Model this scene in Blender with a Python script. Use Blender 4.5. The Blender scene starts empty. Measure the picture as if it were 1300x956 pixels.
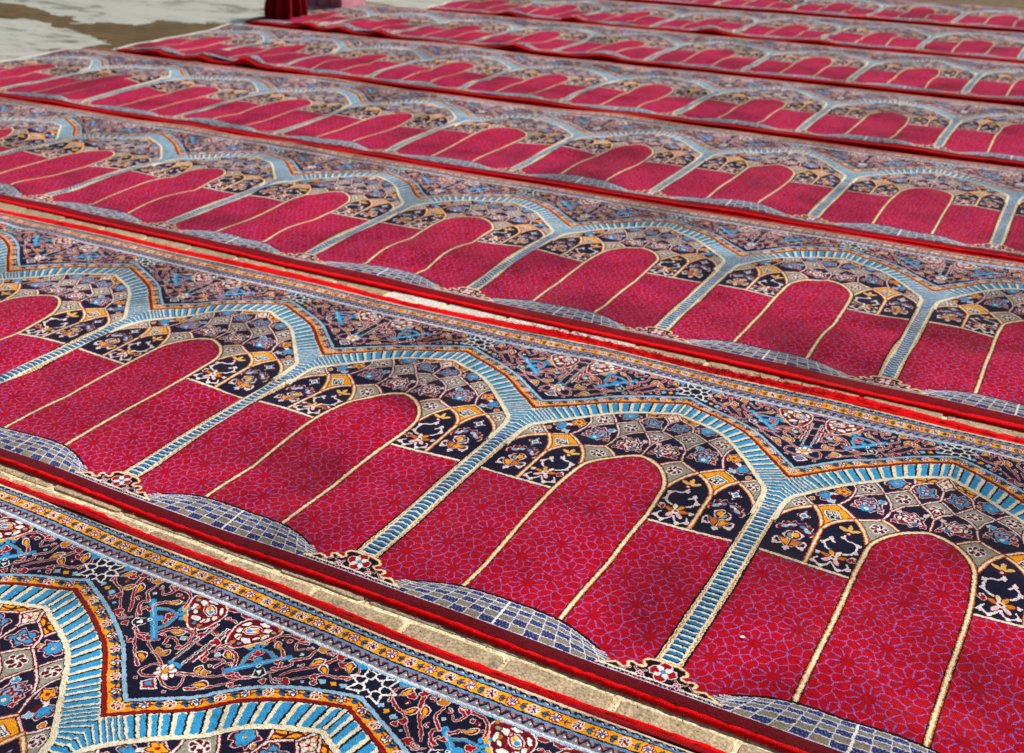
import bpy, math, random
import numpy as np
from mathutils import Vector, Matrix
from mathutils.geometry import delaunay_2d_cdt

sc = bpy.context.scene
P = 0.6                       # metres per prayer niche (the unit of all carpet coordinates)
ZC = 0.0065                    # carpet thickness
HC = 2.0416 * P + ZC          # camera height

# ------------------------------------------------------------------ camera
yaw, pit, roll = -0.49609, 0.42866, 0.00869
fw = Vector((math.sin(yaw) * math.cos(pit), math.cos(yaw) * math.cos(pit), -math.sin(pit)))
r0 = fw.cross(Vector((0, 0, 1))).normalized()
u0 = r0.cross(fw)
rt = math.cos(roll) * r0 + math.sin(roll) * u0
up = -math.sin(roll) * r0 + math.cos(roll) * u0
cam = bpy.data.cameras.new("camera")
camo = bpy.data.objects.new("camera", cam)
sc.collection.objects.link(camo)
camo.matrix_world = Matrix(((rt.x, up.x, -fw.x, 0), (rt.y, up.y, -fw.y, 0), (rt.z, up.z, -fw.z, HC), (0, 0, 0, 1)))
cam.sensor_width = 36.0
cam.lens = 36.0 * 1412.95 / 1300.0
cam.shift_y = -44.5 / 1300.0
cam.clip_start, cam.clip_end = 0.05, 2000
cam.dof.use_dof = True
cam.dof.focus_distance = 3.2 * P
cam.dof.aperture_fstop = 6.3
cam.dof.aperture_blades = 0
sc.camera = camo

# ------------------------------------------------------------------ light
SUN_EL, SUN_AZ = math.radians(50), math.radians(38)    # azimuth from +Y towards +X
world = bpy.data.worlds.new("World")
sc.world = world
world.use_nodes = True
wn = world.node_tree
sky = wn.nodes.new("ShaderNodeTexSky")
sky.sky_type = 'NISHITA'
sky.sun_disc = False
sky.sun_elevation = SUN_EL
sky.sun_rotation = SUN_AZ
sky.air_density, sky.dust_density = 1.0, 2.5
wn.links.new(sky.outputs[0], wn.nodes["Background"].inputs[0])
wn.nodes["Background"].inputs[1].default_value = 0.06
sun = bpy.data.lights.new("sun", 'SUN')
sun.energy, sun.angle, sun.color = 5.0, math.radians(0.6), (1, 0.95, 0.87)
suno = bpy.data.objects.new("sun", sun)
sc.collection.objects.link(suno)
sd = Vector((math.sin(SUN_AZ) * math.cos(SUN_EL), math.cos(SUN_AZ) * math.cos(SUN_EL), math.sin(SUN_EL)))
suno.rotation_euler = sd.to_track_quat('Z', 'Y').to_euler()
sc.view_settings.view_transform = 'Standard'
sc.view_settings.look = 'None'
sc.view_settings.exposure = 0.18
sc.view_settings.gamma = 1.0

# ------------------------------------------------------------------ woven pattern (procedural drawing of one niche)
VLO, VHI, S = -0.2, 1.8, 2048
HW, HH = S // 2, int(round((VHI - VLO) * S))
CV = np.zeros((HH, HW, 3), np.float32)


def col(h):
    return np.array([int(h[i:i + 2], 16) / 255 for i in (0, 2, 4)], np.float32)


CRIM, DRED, MAROON = col('ab001a'), col('8c0810'), col('5a0a16')
NAVY, INK = col('10142c'), col('0d0c12')
CREAM, WHITE = col('f0e2c4'), col('f1ece4')
BLUE, DBLUE, LBLUE = col('3497cc'), col('2274ae'), col('93bbd8')
ORANGE, DORANGE, GREY, LILAC, PINK = col('fba514'), col('c8741a'), col('949284'), col('7c78d2'), col('e8c3c8')
BRED = col('980e18')
canvas = CV


def px(p):
    p = np.asarray(p, float).reshape(-1, 2)
    return np.stack([p[:, 0] * S - 0.5, (p[:, 1] - VLO) * S - 0.5], 1)


def box_of(q, m):
    h, w = canvas.shape[:2]
    x0, y0 = np.floor(q.min(0) - m).astype(int)
    x1, y1 = np.ceil(q.max(0) + m).astype(int) + 1
    x0, y0, x1, y1 = max(x0, 0), max(y0, 0), min(x1, w), min(y1, h)
    return (x0, y0, x1, y1) if x1 > x0 and y1 > y0 else None


def poly_mask(pts):
    q = px(pts)
    b = box_of(q, 1)
    if b is None:
        return None, None
    x0, y0, x1, y1 = b
    X = np.arange(x0, x1)[None, :]
    Y = np.arange(y0, y1)[:, None]
    m = np.zeros((y1 - y0, x1 - x0), bool)
    n = len(q)
    for i in range(n):
        ax, ay = q[i]
        bx, by = q[(i + 1) % n]
        if ay == by:
            continue
        c = (ay > Y) != (by > Y)
        xi = ax + (Y - ay) * (bx - ax) / (by - ay)
        m ^= c & (X < xi)
    return b, m


def fill(pts, c):
    b, m = poly_mask(pts)
    if b:
        canvas[b[1]:b[3], b[0]:b[2]][m] = c


def spline(pts, n=8, closed=False):
    p = np.asarray(pts, float)
    if len(p) < 3:
        return p
    if closed:
        p = np.vstack([p[-1], p, p[0], p[1]])
    else:
        p = np.vstack([2 * p[0] - p[1], p, 2 * p[-1] - p[-2]])
    t = np.linspace(0, 1, n, endpoint=False)[:, None]
    out = []
    for i in range(1, len(p) - 2):
        a, b, c, d = p[i - 1:i + 3]
        out.append(0.5 * (2 * b + (c - a) * t + (2 * a - 5 * b + 4 * c - d) * t ** 2 + (3 * b - a - 3 * c + d) * t ** 3))
    if not closed:
        out.append(p[-2:-1])
    return np.vstack(out)


def stroke(pts, w, c, taper=None):
    q = px(pts)
    r0_ = w * S / 2
    n = len(q) - 1
    for i in range(n):
        a, b_ = q[i], q[i + 1]
        r = r0_ if taper is None else r0_ * (taper[0] + (taper[1] - taper[0]) * (i + .5) / n)
        b = box_of(np.array([a, b_]), r + 1)
        if b is None:
            continue
        x0, y0, x1, y1 = b
        X = np.arange(x0, x1)[None, :] - a[0]
        Y = np.arange(y0, y1)[:, None] - a[1]
        d = b_ - a
        L = d @ d + 1e-9
        t = np.clip((X * d[0] + Y * d[1]) / L, 0, 1)
        m = (X - t * d[0]) ** 2 + (Y - t * d[1]) ** 2 <= r * r
        canvas[y0:y1, x0:x1][m] = c


def disc(p, r, c):
    stroke([p, (p[0] + 1e-5, p[1])], 2 * r, c)


def ell(p, a, b, ang, n=18):
    t = np.linspace(0, 2 * math.pi, n, endpoint=False)
    x, y = a * np.cos(t), b * np.sin(t)
    ca, sa = math.cos(ang), math.sin(ang)
    return np.stack([p[0] + x * ca - y * sa, p[1] + x * sa + y * ca], 1)


def loop(pts):
    p = np.asarray(pts, float)
    return np.vstack([p, p[:1]])


def petals(p, r, n, c, cc, rim=None, a0=0.0, fat=0.55, rc=0.3):
    for k in range(n):
        a = a0 + 2 * math.pi * k / n
        q = (p[0] + .58 * r * math.cos(a), p[1] + .58 * r * math.sin(a))
        e = ell(q, r * .45, r * fat * math.sin(math.pi / n) * 1.25, a, 12)
        if rim is not None:
            fill(ell(q, r * .45 + .0035, r * fat * math.sin(math.pi / n) * 1.25 + .0035, a, 12), rim)
        fill(e, c)
    disc(p, r * rc, cc)


def drop(a, b, w, outer=None, inner=None, line=None):
    """a paisley drop from its thin tip a to its round end b"""
    a, b = np.array(a, float), np.array(b, float)
    d = b - a
    L = np.linalg.norm(d)
    d /= L
    nrm = np.array([-d[1], d[0]])
    def shape(k, off):
        t = np.linspace(0, 1, 10)
        h = k * w * np.sin(math.pi * t ** 1.6) ** .9
        c_ = a + d * (t[:, None] * (L + off)) - d * off * .3 + nrm * (np.sin(t * math.pi) * w * .35)[:, None]
        return np.vstack([c_ + nrm * h[:, None], (c_ - nrm * h[:, None])[::-1]])
    fill(shape(1.0, .010), WHITE if line is None else line)
    fill(shape(.74, .004), MAROON if outer is None else outer)
    fill(shape(.42, -.004), ORANGE if inner is None else inner)


def vine(pts, w=.0125, c=None, edge=None, taper=(1, .55)):
    s = spline(pts)
    stroke(s, w * .9 + .0046, WHITE if edge is None else edge, taper)
    stroke(s, w * .9, BRED if c is None else c, taper)


def leaf(p, ang, r, c=None):
    c = BRED if c is None else c
    for da, k in ((0, 1), (.9, .7), (-.9, .7)):
        a = ang + da
        q = (p[0] + .5 * r * k * math.cos(a), p[1] + .5 * r * k * math.sin(a))
        fill(ell(q, r * k * .62 + .002, r * .27 + .002, a, 10), WHITE)
    for da, k in ((0, 1), (.9, .7), (-.9, .7)):
        a = ang + da
        q = (p[0] + .5 * r * k * math.cos(a), p[1] + .5 * r * k * math.sin(a))
        fill(ell(q, r * k * .62, r * .27, a, 10), c)


def offset(pl, d):
    p = np.asarray(pl, float)
    t = np.gradient(p, axis=0)
    t /= np.linalg.norm(t, axis=1)[:, None] + 1e-9
    return p + np.stack([-t[:, 1], t[:, 0]], 1) * d


def resample(pl, n):
    p = np.asarray(pl, float)
    s = np.r_[0, np.cumsum(np.linalg.norm(np.diff(p, axis=0), axis=1))]
    t = np.linspace(0, s[-1], n)
    return np.stack([np.interp(t, s, p[:, 0]), np.interp(t, s, p[:, 1])], 1)


# --- key curves of the half niche (u = 0 column axis, u = .5 arch axis)
V_HEM, V_FOOT, V_BORD, V_TOP = -0.106, -0.016, 1.600, 1.724
arch_c = spline([(.338, 0), (.337, .3), (.334, .61), (.339, .74), (.346, .81), (.366, .857), (.392, .894), (.420, .922), (.460, .948), (.5, .962)], 10)
I_path = spline([(.040, -.012), (.040, .4), (.040, .80), (.040, .90), (.050, .968), (.080, 1.008), (.122, 1.055), (.170, 1.106), (.222, 1.162), (.275, 1.214), (.330, 1.254), (.39, 1.284), (.45, 1.309), (.5, 1.334)], 12)
O_path = spline([(0, 1.094), (.060, 1.148), (.123, 1.203), (.180, 1.258), (.235, 1.304), (.300, 1.342), (.36, 1.375), (.43, 1.408), (.5, 1.440)], 14)
OUT_path = spline([(0, 1.166), (.055, 1.212), (.115, 1.264), (.175, 1.318), (.23, 1.357), (.294, 1.394), (.36, 1.428), (.43, 1.46), (.5, 1.490)], 14)
mos_top = spline([(.17, -.082), (.13, -.074), (.19, -.052), (.25, -.026), (.32, -.006), (.40, .002), (.5, .004)][2:], 8)


def seg(path, u_lo, u_hi):
    m = (path[:, 0] >= u_lo - 1e-6) & (path[:, 0] <= u_hi + 1e-6)
    return path[m]


# --- 1 ground colours
CV[:] = NAVY
sp_rng = random.Random(3)
fill([(0, -.2), (.5, -.2), (.5, V_HEM), (0, V_HEM)], MAROON)
fill([(0, V_HEM), (.5, V_HEM), (.5, 1.0), (0, 1.0)], CRIM)

# --- 2 star lattice of the red panels (drawn at half scale, then scaled up)
def girih():
    rng = np.random.default_rng(4)
    stars = []
    for j in range(-2, 12):
        for i in range(0, 3):
            uu = .5 - .0825 * i
            stars.append((uu, -.002 + .112 * (2 * j + (1 - i % 2)) + rng.normal(0, .003)))
    for j in range(-2, 8):
        for i in range(0, 3):
            uu = .262 - .086 * i
            stars.append((uu, .07 + .109 * (2 * j + (i % 2))))
    stars = np.array([s for s in stars if (s[0] > .335) == (stars.index(s) < 42) or True])
    cen = stars[(stars[:, 0] > .335) & (np.arange(len(stars)) < 42)]
    sid = stars[np.arange(len(stars)) >= 42]
    W2, H2 = HW // 2, int(1.06 * S / 2)
    v_off = -.09
    X = (np.arange(W2) + .5) * 2 / S
    Y = (np.arange(H2) + .5) * 2 / S + v_off
    out = np.zeros((H2, W2, 3), np.float32)
    out[:] = CRIM
    for st, x_lo, x_hi in ((cen, .337, .5), (sid, .0, .337)):
        seeds = [tuple(s) for s in st]
        own = list(range(len(st)))
        ring = []
        for s in st:
            for k in range(10):
                a = 2 * math.pi * k / 10
                ring.append((s[0] + .041 * math.cos(a), s[1] + .041 * math.sin(a)))
            for k in range(10):
                a = 2 * math.pi * (k + .5) / 10
                ring.append((s[0] + .071 * math.cos(a), s[1] + .071 * math.sin(a)))
        ring = np.array(ring)
        used = np.zeros(len(ring), bool)
        for i in range(len(ring)):
            if used[i]:
                continue
            m = (np.linalg.norm(ring - ring[i], axis=1) < .021) & ~used
            used |= m
            seeds.append(tuple(ring[m].mean(0)))
        for _ in range(6000):
            p = np.array((rng.uniform(x_lo - .05, x_hi + (.0 if x_hi == .5 else .05)), rng.uniform(-.15, 1.0)))
            if np.min(np.linalg.norm(np.array(seeds) - p, axis=1)) > .028:
                seeds.append(tuple(p))
        seeds = np.array(seeds)
        # mirror across u = .5 for the central panel
        if x_hi == .5:
            seeds = seeds[seeds[:, 0] < .503]
            mir = seeds[seeds[:, 0] < .490].copy()
            mir[:, 0] = 1 - mir[:, 0]
            seeds = np.vstack([seeds, mir])
        ix = np.where((X >= x_lo - .01) & (X <= x_hi + .01))[0]
        a, b = ix[0], ix[-1] + 1
        for y0 in range(0, H2, 64):
            y1 = min(H2, y0 + 64)
            near = seeds[(seeds[:, 1] > Y[y0] - .12) & (seeds[:, 1] < Y[y1 - 1] + .12)]
            wob = .0006 * (np.sin(Y[y0:y1, None] * 410 + 3 * np.sin(X[None, a:b] * 300)) + np.sin(X[None, a:b] * 380 + 2 * np.cos(Y[y0:y1, None] * 330)))
            dx = X[None, a:b, None] + wob[..., None] - near[:, 0]
            dy = (Y[y0:y1, None, None] - near[:, 1]) * .92
            D = np.sqrt(dx * dx + dy * dy)
            k = min(2, D.shape[2] - 1)
            Ds = np.partition(D, (0, 1), axis=2)
            e = (Ds[..., 1] - Ds[..., 0])
            # nearest star centre
            dsx = X[None, a:b, None] - st[:, 0]
            dsy = Y[y0:y1, None, None] - st[:, 1]
            ds = np.sqrt(dsx ** 2 + dsy ** 2)
            kn = ds.argmin(2)
            dn = np.take_along_axis(ds, kn[..., None], 2)[..., 0]
            ang = np.arctan2(np.take_along_axis(dsy, kn[..., None], 2)[..., 0], np.take_along_axis(dsx, kn[..., None], 2)[..., 0])
            ray = np.abs(((ang / (2 * math.pi) * 10 + 100.) % 1) - .5) * 2          # 1 on a ray
            lw = np.where((dn > .025) & (dn < .045), .0033, .0026)
            line = (e < lw) & (dn > .019 + .009 * ray)
            dash = (np.sin(X[None, a:b] * 1300 + Y[y0:y1, None] * 1000) > -.45)
            blue = (dn < .048)
            blk = out[y0:y1, a:b]
            blk[line & dash & blue] = col('4f7ee6')
            blk[line & dash & ~blue] = LILAC
            core = dn < .015 + .012 * ray
            blk[core] = CRIM * .96
    big = np.repeat(np.repeat(out, 2, 0), 2, 1)
    r = int(round((v_off - VLO) * S))
    y_lo = int(round((V_HEM - VLO) * S))
    y_hi = min(HH, r + big.shape[0])
    CV[y_lo:y_hi, :big.shape[1]] = big[max(0, y_lo - r):y_hi - r] if y_lo >= r else np.vstack([np.repeat(big[:1], r - y_lo, 0), big])[:y_hi - y_lo]


girih()

# --- 3 vault of small cells above the panels
vault = np.vstack([[(.036, .624), (.187, .619), (.334, .611)], arch_c[arch_c[:, 1] > .62], [(.5, 1.335)], I_path[I_path[:, 1] > .63][::-1]])
fill(vault, NAVY)
A = {'J0': (.187, .83), 'L': (.134, .956), 'T': (.203, .997), 'R': (.275, .934), 'M': (.340, .803)}
lcell = spline([(.038, .838), (.050, .872), (.081, .915), (.134, .956)])
lcell_r = spline([(.134, .956), (.160, .915), (.176, .875), (.187, .83)])
rcell_l = spline([(.187, .83), (.203, .87), (.234, .907), (.275, .934)])
rcell_r = spline([(.275, .934), (.300, .900), (.322, .855), (.340, .803)])
g1top = spline([(.275, .934), (.312, .952), (.352, .977)])
g1r = spline([(.352, .977), (.386, .955), (.420, .922)])
b2l = spline([(.203, .997), (.228, 1.060), (.266, 1.108), (.321, 1.150)])
b2r = spline([(.321, 1.150), (.352, 1.098), (.364, 1.04), (.352, .977)])
n2l = spline([(.134, .956), (.110, .975), (.078, 1.008)])
n2r = spline([(.203, .997), (.226, 1.055), (.230, 1.113), (.214, 1.156)])
n2b = spline([(.134, .956), (.168, .978), (.203, .997)])
dia_r = spline([(.203, .997), (.240, .968), (.275, .934)])
bft = spline([(.321, 1.150), (.300, 1.185), (.275, 1.214)])
bfr = spline([(.393, 1.200), (.404, 1.24), (.392, 1.285)])
bfb = spline([(.321, 1.150), (.357, 1.176), (.393, 1.200)])
wfl = spline([(.366, 1.050), (.396, 1.098), (.445, 1.132)])
wfr = spline([(.445, 1.132), (.482, 1.085), (.5, 1.044)])
wfr2 = [(.5, 1.044), (.5, .962)]
g3r = spline([(.393, 1.200), (.420, 1.168), (.445, 1.132)])
gct = spline([(.445, 1.132), (.472, 1.152), (.5, 1.170)])
pkl = spline([(.393, 1.200), (.410, 1.245), (.466, 1.280)])
pkr = spline([(.466, 1.280), (.490, 1.255), (.5, 1.231)])
pkv = [(.5, 1.231), (.5, 1.170)]
ylt = [(.466, 1.280), (.5, 1.334)]
cells_grey = [
    np.vstack([g1top, g1r, arch_c[(arch_c[:, 1] > .81) & (arch_c[:, 1] < .92)][::-1], rcell_r[::-1]]),
    np.vstack([lcell, n2l, [(.055, .975), (.042, .92)]]),
    np.vstack([n2r, [(.275, 1.214)], bft[::-1], b2l[::-1]]),
    np.vstack([bfb, g3r, wfl[::-1], [(.352, 1.098)]]),
    np.vstack([gct, [(.5, 1.044)], wfr[::-1]]),
]
for c_ in cells_grey:
    fill(c_, GREY)
fill(np.vstack([rcell_l, dia_r[::-1], n2b[::-1], lcell_r]), ORANGE)
fill(np.vstack([pkl, ylt, [(.45, 1.31), (.39, 1.285)], bfr[::-1]]), ORANGE)
fill(np.vstack([pkr, [(.5, 1.334), (.466, 1.28)]]), col('f3c05a'))

# flowers in the cells
def grey_flower(p, r):
    petals(p, r, 6, MAROON, WHITE, WHITE, .3, .6, .28)
    for k in range(6):
        a = .3 + math.pi / 6 + k * math.pi / 3
        disc((p[0] + r * .75 * math.cos(a), p[1] + r * .75 * math.sin(a)), r * .13, WHITE)


grey_flower((.352, .915), .026)
grey_flower((.080, .955), .020)
grey_flower((.265, 1.155), .026)
grey_flower((.385, 1.140), .026)
grey_flower((.5, 1.108), .024)
# white palmette cell
def lobed(p, r, n_, dep, c_, rot=0.0, sx=1.0, ph=0.0):
    t = np.linspace(0, 2 * math.pi, 72, endpoint=False)
    rad = r * (1 + dep * np.cos(n_ * t) + .10 * np.cos(2 * t + ph) + dep * .4 * np.cos((n_ * 2 - 1) * t + ph))
    x, y = rad * np.cos(t) * sx, rad * np.sin(t)
    ca, sa = math.cos(rot), math.sin(rot)
    fill(np.stack([p[0] + x * ca - y * sa, p[1] + x * sa + y * ca], 1), c_)


def palmette(p, k, c1, c2, rot=0.0):
    lobed(p, .049 * k, 7, .13, PINK, rot, .86)
    lobed(p, .0445 * k, 7, .14, MAROON, rot, .86)
    lobed(p, .036 * k, 7, .20, c1, rot, .84)
    for sg_ in (-1, 1):
        q = spline([(p[0] + sg_ * .004 * k, p[1] - .030 * k), (p[0] + sg_ * .024 * k, p[1] - .014 * k), (p[0] + sg_ * .020 * k, p[1] + .010 * k), (p[0] + sg_ * .006 * k, p[1] + .006 * k)], 6)
        stroke(q, .0062 * k, MAROON)
        q = spline([(p[0] + sg_ * .005 * k, p[1] + .016 * k), (p[0] + sg_ * .018 * k, p[1] + .026 * k), (p[0] + sg_ * .030 * k, p[1] + .014 * k)], 6)
        stroke(q, .0055 * k, MAROON)
        leaf((p[0] + sg_ * .040 * k, p[1] - .028 * k), -.8 if sg_ > 0 else 4.0, .016 * k)
        leaf((p[0] + sg_ * .038 * k, p[1] + .034 * k), .8 if sg_ > 0 else 2.4, .014 * k, PINK)
    petals((p[0], p[1] - .004 * k), .014 * k, 5, c2, c1, None, rot)
    disc((p[0], p[1] + .030 * k), .006 * k, c2)


def palmette_old(p, k, c1, c2, rot=0.0):
    fill(ell(p, .044 * k, .052 * k, rot), WHITE)
    fill(ell(p, .040 * k, .048 * k, rot), MAROON)
    petals(p, .042 * k, 7, c1, c2, None, rot + .4, .62, .26)
    for a in (0.9, 2.2, 4.0, 5.4):
        q = (p[0] + .046 * k * math.cos(a + rot), p[1] + .046 * k * math.sin(a + rot))
        disc(q, .012 * k, PINK)
        disc(q, .007 * k, MAROON)


palmette((.430, 1.026), 1.05, WHITE, BRED, -.4)
disc((.450, 1.005), .009, DBLUE)
disc((.408, 1.000), .010, BRED)
# blue blossoms
palmette((.292, 1.052), 1.0, LBLUE, BRED, -.3)
fill(ell((.288, 1.022), .022, .018, .5), BLUE)
disc((.288, 1.022), .008, CREAM)
leaf((.322, 1.085), 1.0, .020, BLUE)
leaf((.262, 1.035), 2.6, .018)
lobed((.445, 1.212), .038, 5, .20, PINK, -.5)
lobed((.445, 1.212), .034, 5, .22, MAROON, -.5)
lobed((.445, 1.212), .027, 5, .26, BLUE, -.5)
petals((.445, 1.212), .016, 5, LBLUE, PINK, MAROON, .2, .6, .26)
disc((.445, 1.212), .006, BRED)
lobed((.345, 1.228), .036, 6, .16, PINK, .3)
lobed((.345, 1.228), .032, 6, .17, MAROON, .3)
petals((.345, 1.230), .028, 6, BLUE, CREAM, None, .3, .62, .22)
disc((.345, 1.232), .005, DORANGE)
leaf((.380, 1.215), .2, .012, DORANGE)
# orange and blue swirl
lobed((.150, 1.035), .034, 5, .22, PINK, .75, .8)
lobed((.150, 1.035), .030, 5, .24, MAROON, .75, .8)
lobed((.150, 1.035), .023, 5, .28, BLUE, .75, .8)
disc((.168, 1.055), .010, WHITE)
lobed((.195, 1.085), .028, 5, .2, PINK, .3)
lobed((.195, 1.085), .024, 5, .2, MAROON, .3)
lobed((.195, 1.085), .019, 5, .25, ORANGE, .3)
disc((.195, 1.085), .007, BRED)
leaf((.118, 1.000), 3.4, .018, DORANGE)
leaf((.170, 1.015), -.8, .022, LBLUE)
fill(ell((.175, 1.035), .018, .010, 1.6), MAROON)
# vases in the first navy cell
def vase(cx):
    for sg_, k in ((-1, 1.0), (1, .92)):
        vine([(cx, .688), (cx + sg_ * .018, .700), (cx + sg_ * .034, .688), (cx + sg_ * .050, .702), (cx + sg_ * .046, .722), (cx + sg_ * .034, .716)], .004, CREAM, PINK, (1, .7))
        leaf((cx + sg_ * .040, .694), -1.2 if sg_ > 0 else 4.2, .013, PINK)
        q = [(cx, .680), (cx + sg_ * .014, .688), (cx + sg_ * .030, .704), (cx + sg_ * .040, .726), (cx + sg_ * .022, .720), (cx + sg_ * .008, .728), (cx, .724)]
        fill(np.asarray(q) + (np.asarray(q) - np.mean(q, 0)) * .18, PINK)
        fill(q, MAROON)
        fill(np.asarray(q) - (np.asarray(q) - np.mean(q, 0)) * .28, ORANGE if sg_ < 0 else DORANGE)
    leaf((cx - .002, .676), -1.6, .015, PINK)
    lobed((cx, .752), .029, 6, .08, PINK, .3)
    disc((cx, .752), .024, INK)
    fill(ell((cx - .008, .746), .009, .016, .5), GREY)
    fill(ell((cx + .008, .756), .012, .015, .4), ORANGE)
    stroke(spline([(cx - .004, .772), (cx - .001, .752), (cx + .004, .735)], 6), .0035, CREAM)
    base = [(cx - .052, .772), (cx - .058, .792), (cx - .046, .800), (cx - .046, .818), (cx - .026, .816), (cx - .016, .834), (cx + .002, .824), (cx + .018, .836), (cx + .028, .818), (cx + .046, .818), (cx + .044, .798), (cx + .058, .788), (cx + .048, .766), (cx + .030, .782), (cx + .012, .790), (cx, .800), (cx - .014, .790), (cx - .032, .784)]
    q = spline(base, 4, True)
    fill(q + (q - q.mean(0)) * .11, PINK)
    fill(q + (q - q.mean(0)) * .03, MAROON)
    for p_, a_, b_, an, c_ in (((cx - .036, .795), .014, .009, .6, LBLUE), ((cx + .036, .792), .014, .009, -.6, LBLUE), ((cx - .014, .812), .011, .008, .3, LBLUE), ((cx + .016, .812), .011, .008, -.3, BLUE), ((cx - .026, .806), .006, .005, 0, WHITE), ((cx + .028, .806), .006, .005, 0, WHITE)):
        fill(ell(p_, a_, b_, an, 12), c_)
    disc((cx + .001, .806), .0075, INK)
    for sx, sy in ((-.056, .80), (.058, .778), (.034, .828), (-.034, .826)):
        disc((cx + sx, sy), .0048, DORANGE)
    for k, c_ in ((1.0, PINK), (.80, MAROON), (.62, WHITE), (.40, BLUE)):
        fill([(cx - .027 * k, .880), (cx - .010 * k, .880 - .012 * k), (cx, .880 - .034 * k), (cx + .010 * k, .880 - .012 * k), (cx + .027 * k, .880), (cx + .010 * k, .880 + .012 * k), (cx, .880 + .034 * k), (cx - .010 * k, .880 + .012 * k)] if k > .9 else [(cx - .026 * k, .880), (cx, .880 - .033 * k), (cx + .026 * k, .880), (cx, .880 + .033 * k)], c_)


vase(.117)
# flower scroll in the second navy cell
cx = .258
for sg_ in (-1, 1):
    vine([(cx + sg_ * .002, .668), (cx + sg_ * .016, .645), (cx + sg_ * .038, .640), (cx + sg_ * .052, .660), (cx + sg_ * .044, .676)], .0036, PINK, WHITE, (1, .7))
    leaf((cx + sg_ * .050, .652), -.4 if sg_ > 0 else 3.5, .013, PINK)
    leaf((cx + sg_ * .026, .638), -1.4, .011, WHITE)
vine([(cx + .010, .72), (cx + .046, .735), (cx + .056, .768), (cx + .044, .796), (cx + .020, .802), (cx + .006, .825), (cx + .010, .842)], .0036, PINK, WHITE, (1, .8))
vine([(cx - .008, .72), (cx - .036, .742), (cx - .044, .768), (cx - .030, .788), (cx - .014, .776)], .0036, PINK, WHITE, (1, .8))
for p_, a_ in (((cx + .054, .785), .6), ((cx + .052, .748), -.3), ((cx - .044, .762), 2.8), ((cx - .030, .792), 1.4), ((cx + .008, .812), 2.6), ((cx - .046, .700), 2.6), ((cx + .050, .712), .3)):
    leaf(p_, a_, .012, PINK)
for a_, c_ in ((.3, DORANGE), (1.2, CREAM), (2.0, col('d8a040')), (2.9, DORANGE), (3.9, PINK), (5.3, PINK)):
    q = (cx + .024 * math.cos(a_), .693 + .024 * math.sin(a_))
    fill(ell(q, .021, .012, a_, 10), MAROON)
    fill(ell(q, .018, .008, a_, 10), c_)
disc((cx, .693), .012, WHITE)
disc((cx, .695), .006, BRED)
leaf((cx + .045, .705), -.2, .020)
for a_ in (.5, 1.57, 2.6):
    q = (cx + .012 + .02 * math.cos(a_), .852 + .022 * math.sin(a_))
    fill(ell(q, .020, .008, a_, 10), col('e8b45a'))
disc((cx + .012, .842), .013, MAROON)
disc((cx + .014, .842), .006, PINK)
# kufic square in the orange diamond
c0 = np.array((.201, .927))
e1, e2 = np.array((.030, -.012)), np.array((-.012, .034))
e1 = np.array((.034, .012)); e2 = np.array((-.020, .036))
def quad(k):
    return [c0 - e1 * k - e2 * k, c0 + e1 * k - e2 * k, c0 + e1 * k + e2 * k, c0 - e1 * k + e2 * k]
fill(quad(.74), MAROON)
fill(quad(.68), WHITE)
fill(quad(.53), INK)
for a, b, c2, d2 in ((-.55, -.6, -.55, -.1), (-.55, -.1, -.1, -.1), (.1, -.6, .1, -.2), (.1, -.35, .6, -.35), (-.1, .15, -.1, .6), (-.55, .3, -.1, .3), (.25, .1, .6, .1), (.3, .1, .3, .55), (-.55, .6, .2, .6), (.6, -.1, .6, .6)):
    stroke([c0 + .66 * (e1 * a + e2 * b), c0 + .66 * (e1 * c2 + e2 * d2)], .0045, WHITE)
# dark figures in the small orange cells, yellow rosette
stroke(spline([(.405, 1.272), (.425, 1.275), (.440, 1.285), (.452, 1.300), (.47, 1.302)]), .007, MAROON)
stroke(spline([(.43, 1.262), (.437, 1.28), (.43, 1.295)]), .006, INK)
petals((.5, 1.282), .028, 6, WHITE, BRED, DORANGE, .5, .5, .2)

# separating lines
def edge_line(pl, w=.0085, halo=DRED):
    pl = np.asarray(pl)
    stroke(pl, w + .009, halo)
    stroke(pl, w, CREAM)


for pl in (b2l, b2r, n2l, n2r, n2b, bft, bfr, bfb, wfl, wfr, wfr2, g3r, gct, pkl, pkr, pkv, ylt):
    stroke(pl, .0145, MAROON); stroke(pl, .0062, col('ecd9d0'))
for pl in (g1top, g1r, dia_r):
    edge_line(pl, .008)
for pl in (lcell, lcell_r, rcell_l, rcell_r, [(.187, .83), (.187, .62)]):
    stroke(pl, .020, MAROON)
    stroke(pl, .0155, DORANGE)
    stroke(pl, .0075, CREAM)
hz = [(.030, .625), (.187, .619), (.336, .611)]
stroke(hz, .017, MAROON)
stroke(hz, .011, CREAM)
stroke(arch_c, .023, INK)
stroke(arch_c, .0165, DORANGE)
stroke(arch_c + np.array((.0005, 0)), .0095, CREAM)

# --- 4 bands: column, Y and arch ladder
i_s = resample(I_path[I_path[:, 1] >= .80], 400)
fill(np.vstack([[(0, -.012), (.040, -.012), (.040, .8)], i_s, [(.5, 1.44)], O_path[::-1]]), CREAM)
stroke(I_path[I_path[:, 1] > .78], .016, INK)
stroke(I_path[I_path[:, 1] > .78], .011, CREAM)
stroke([(.0405, -.012), (.0405, .84)], .007, INK)
nb = 36
pitch = .0243
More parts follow.
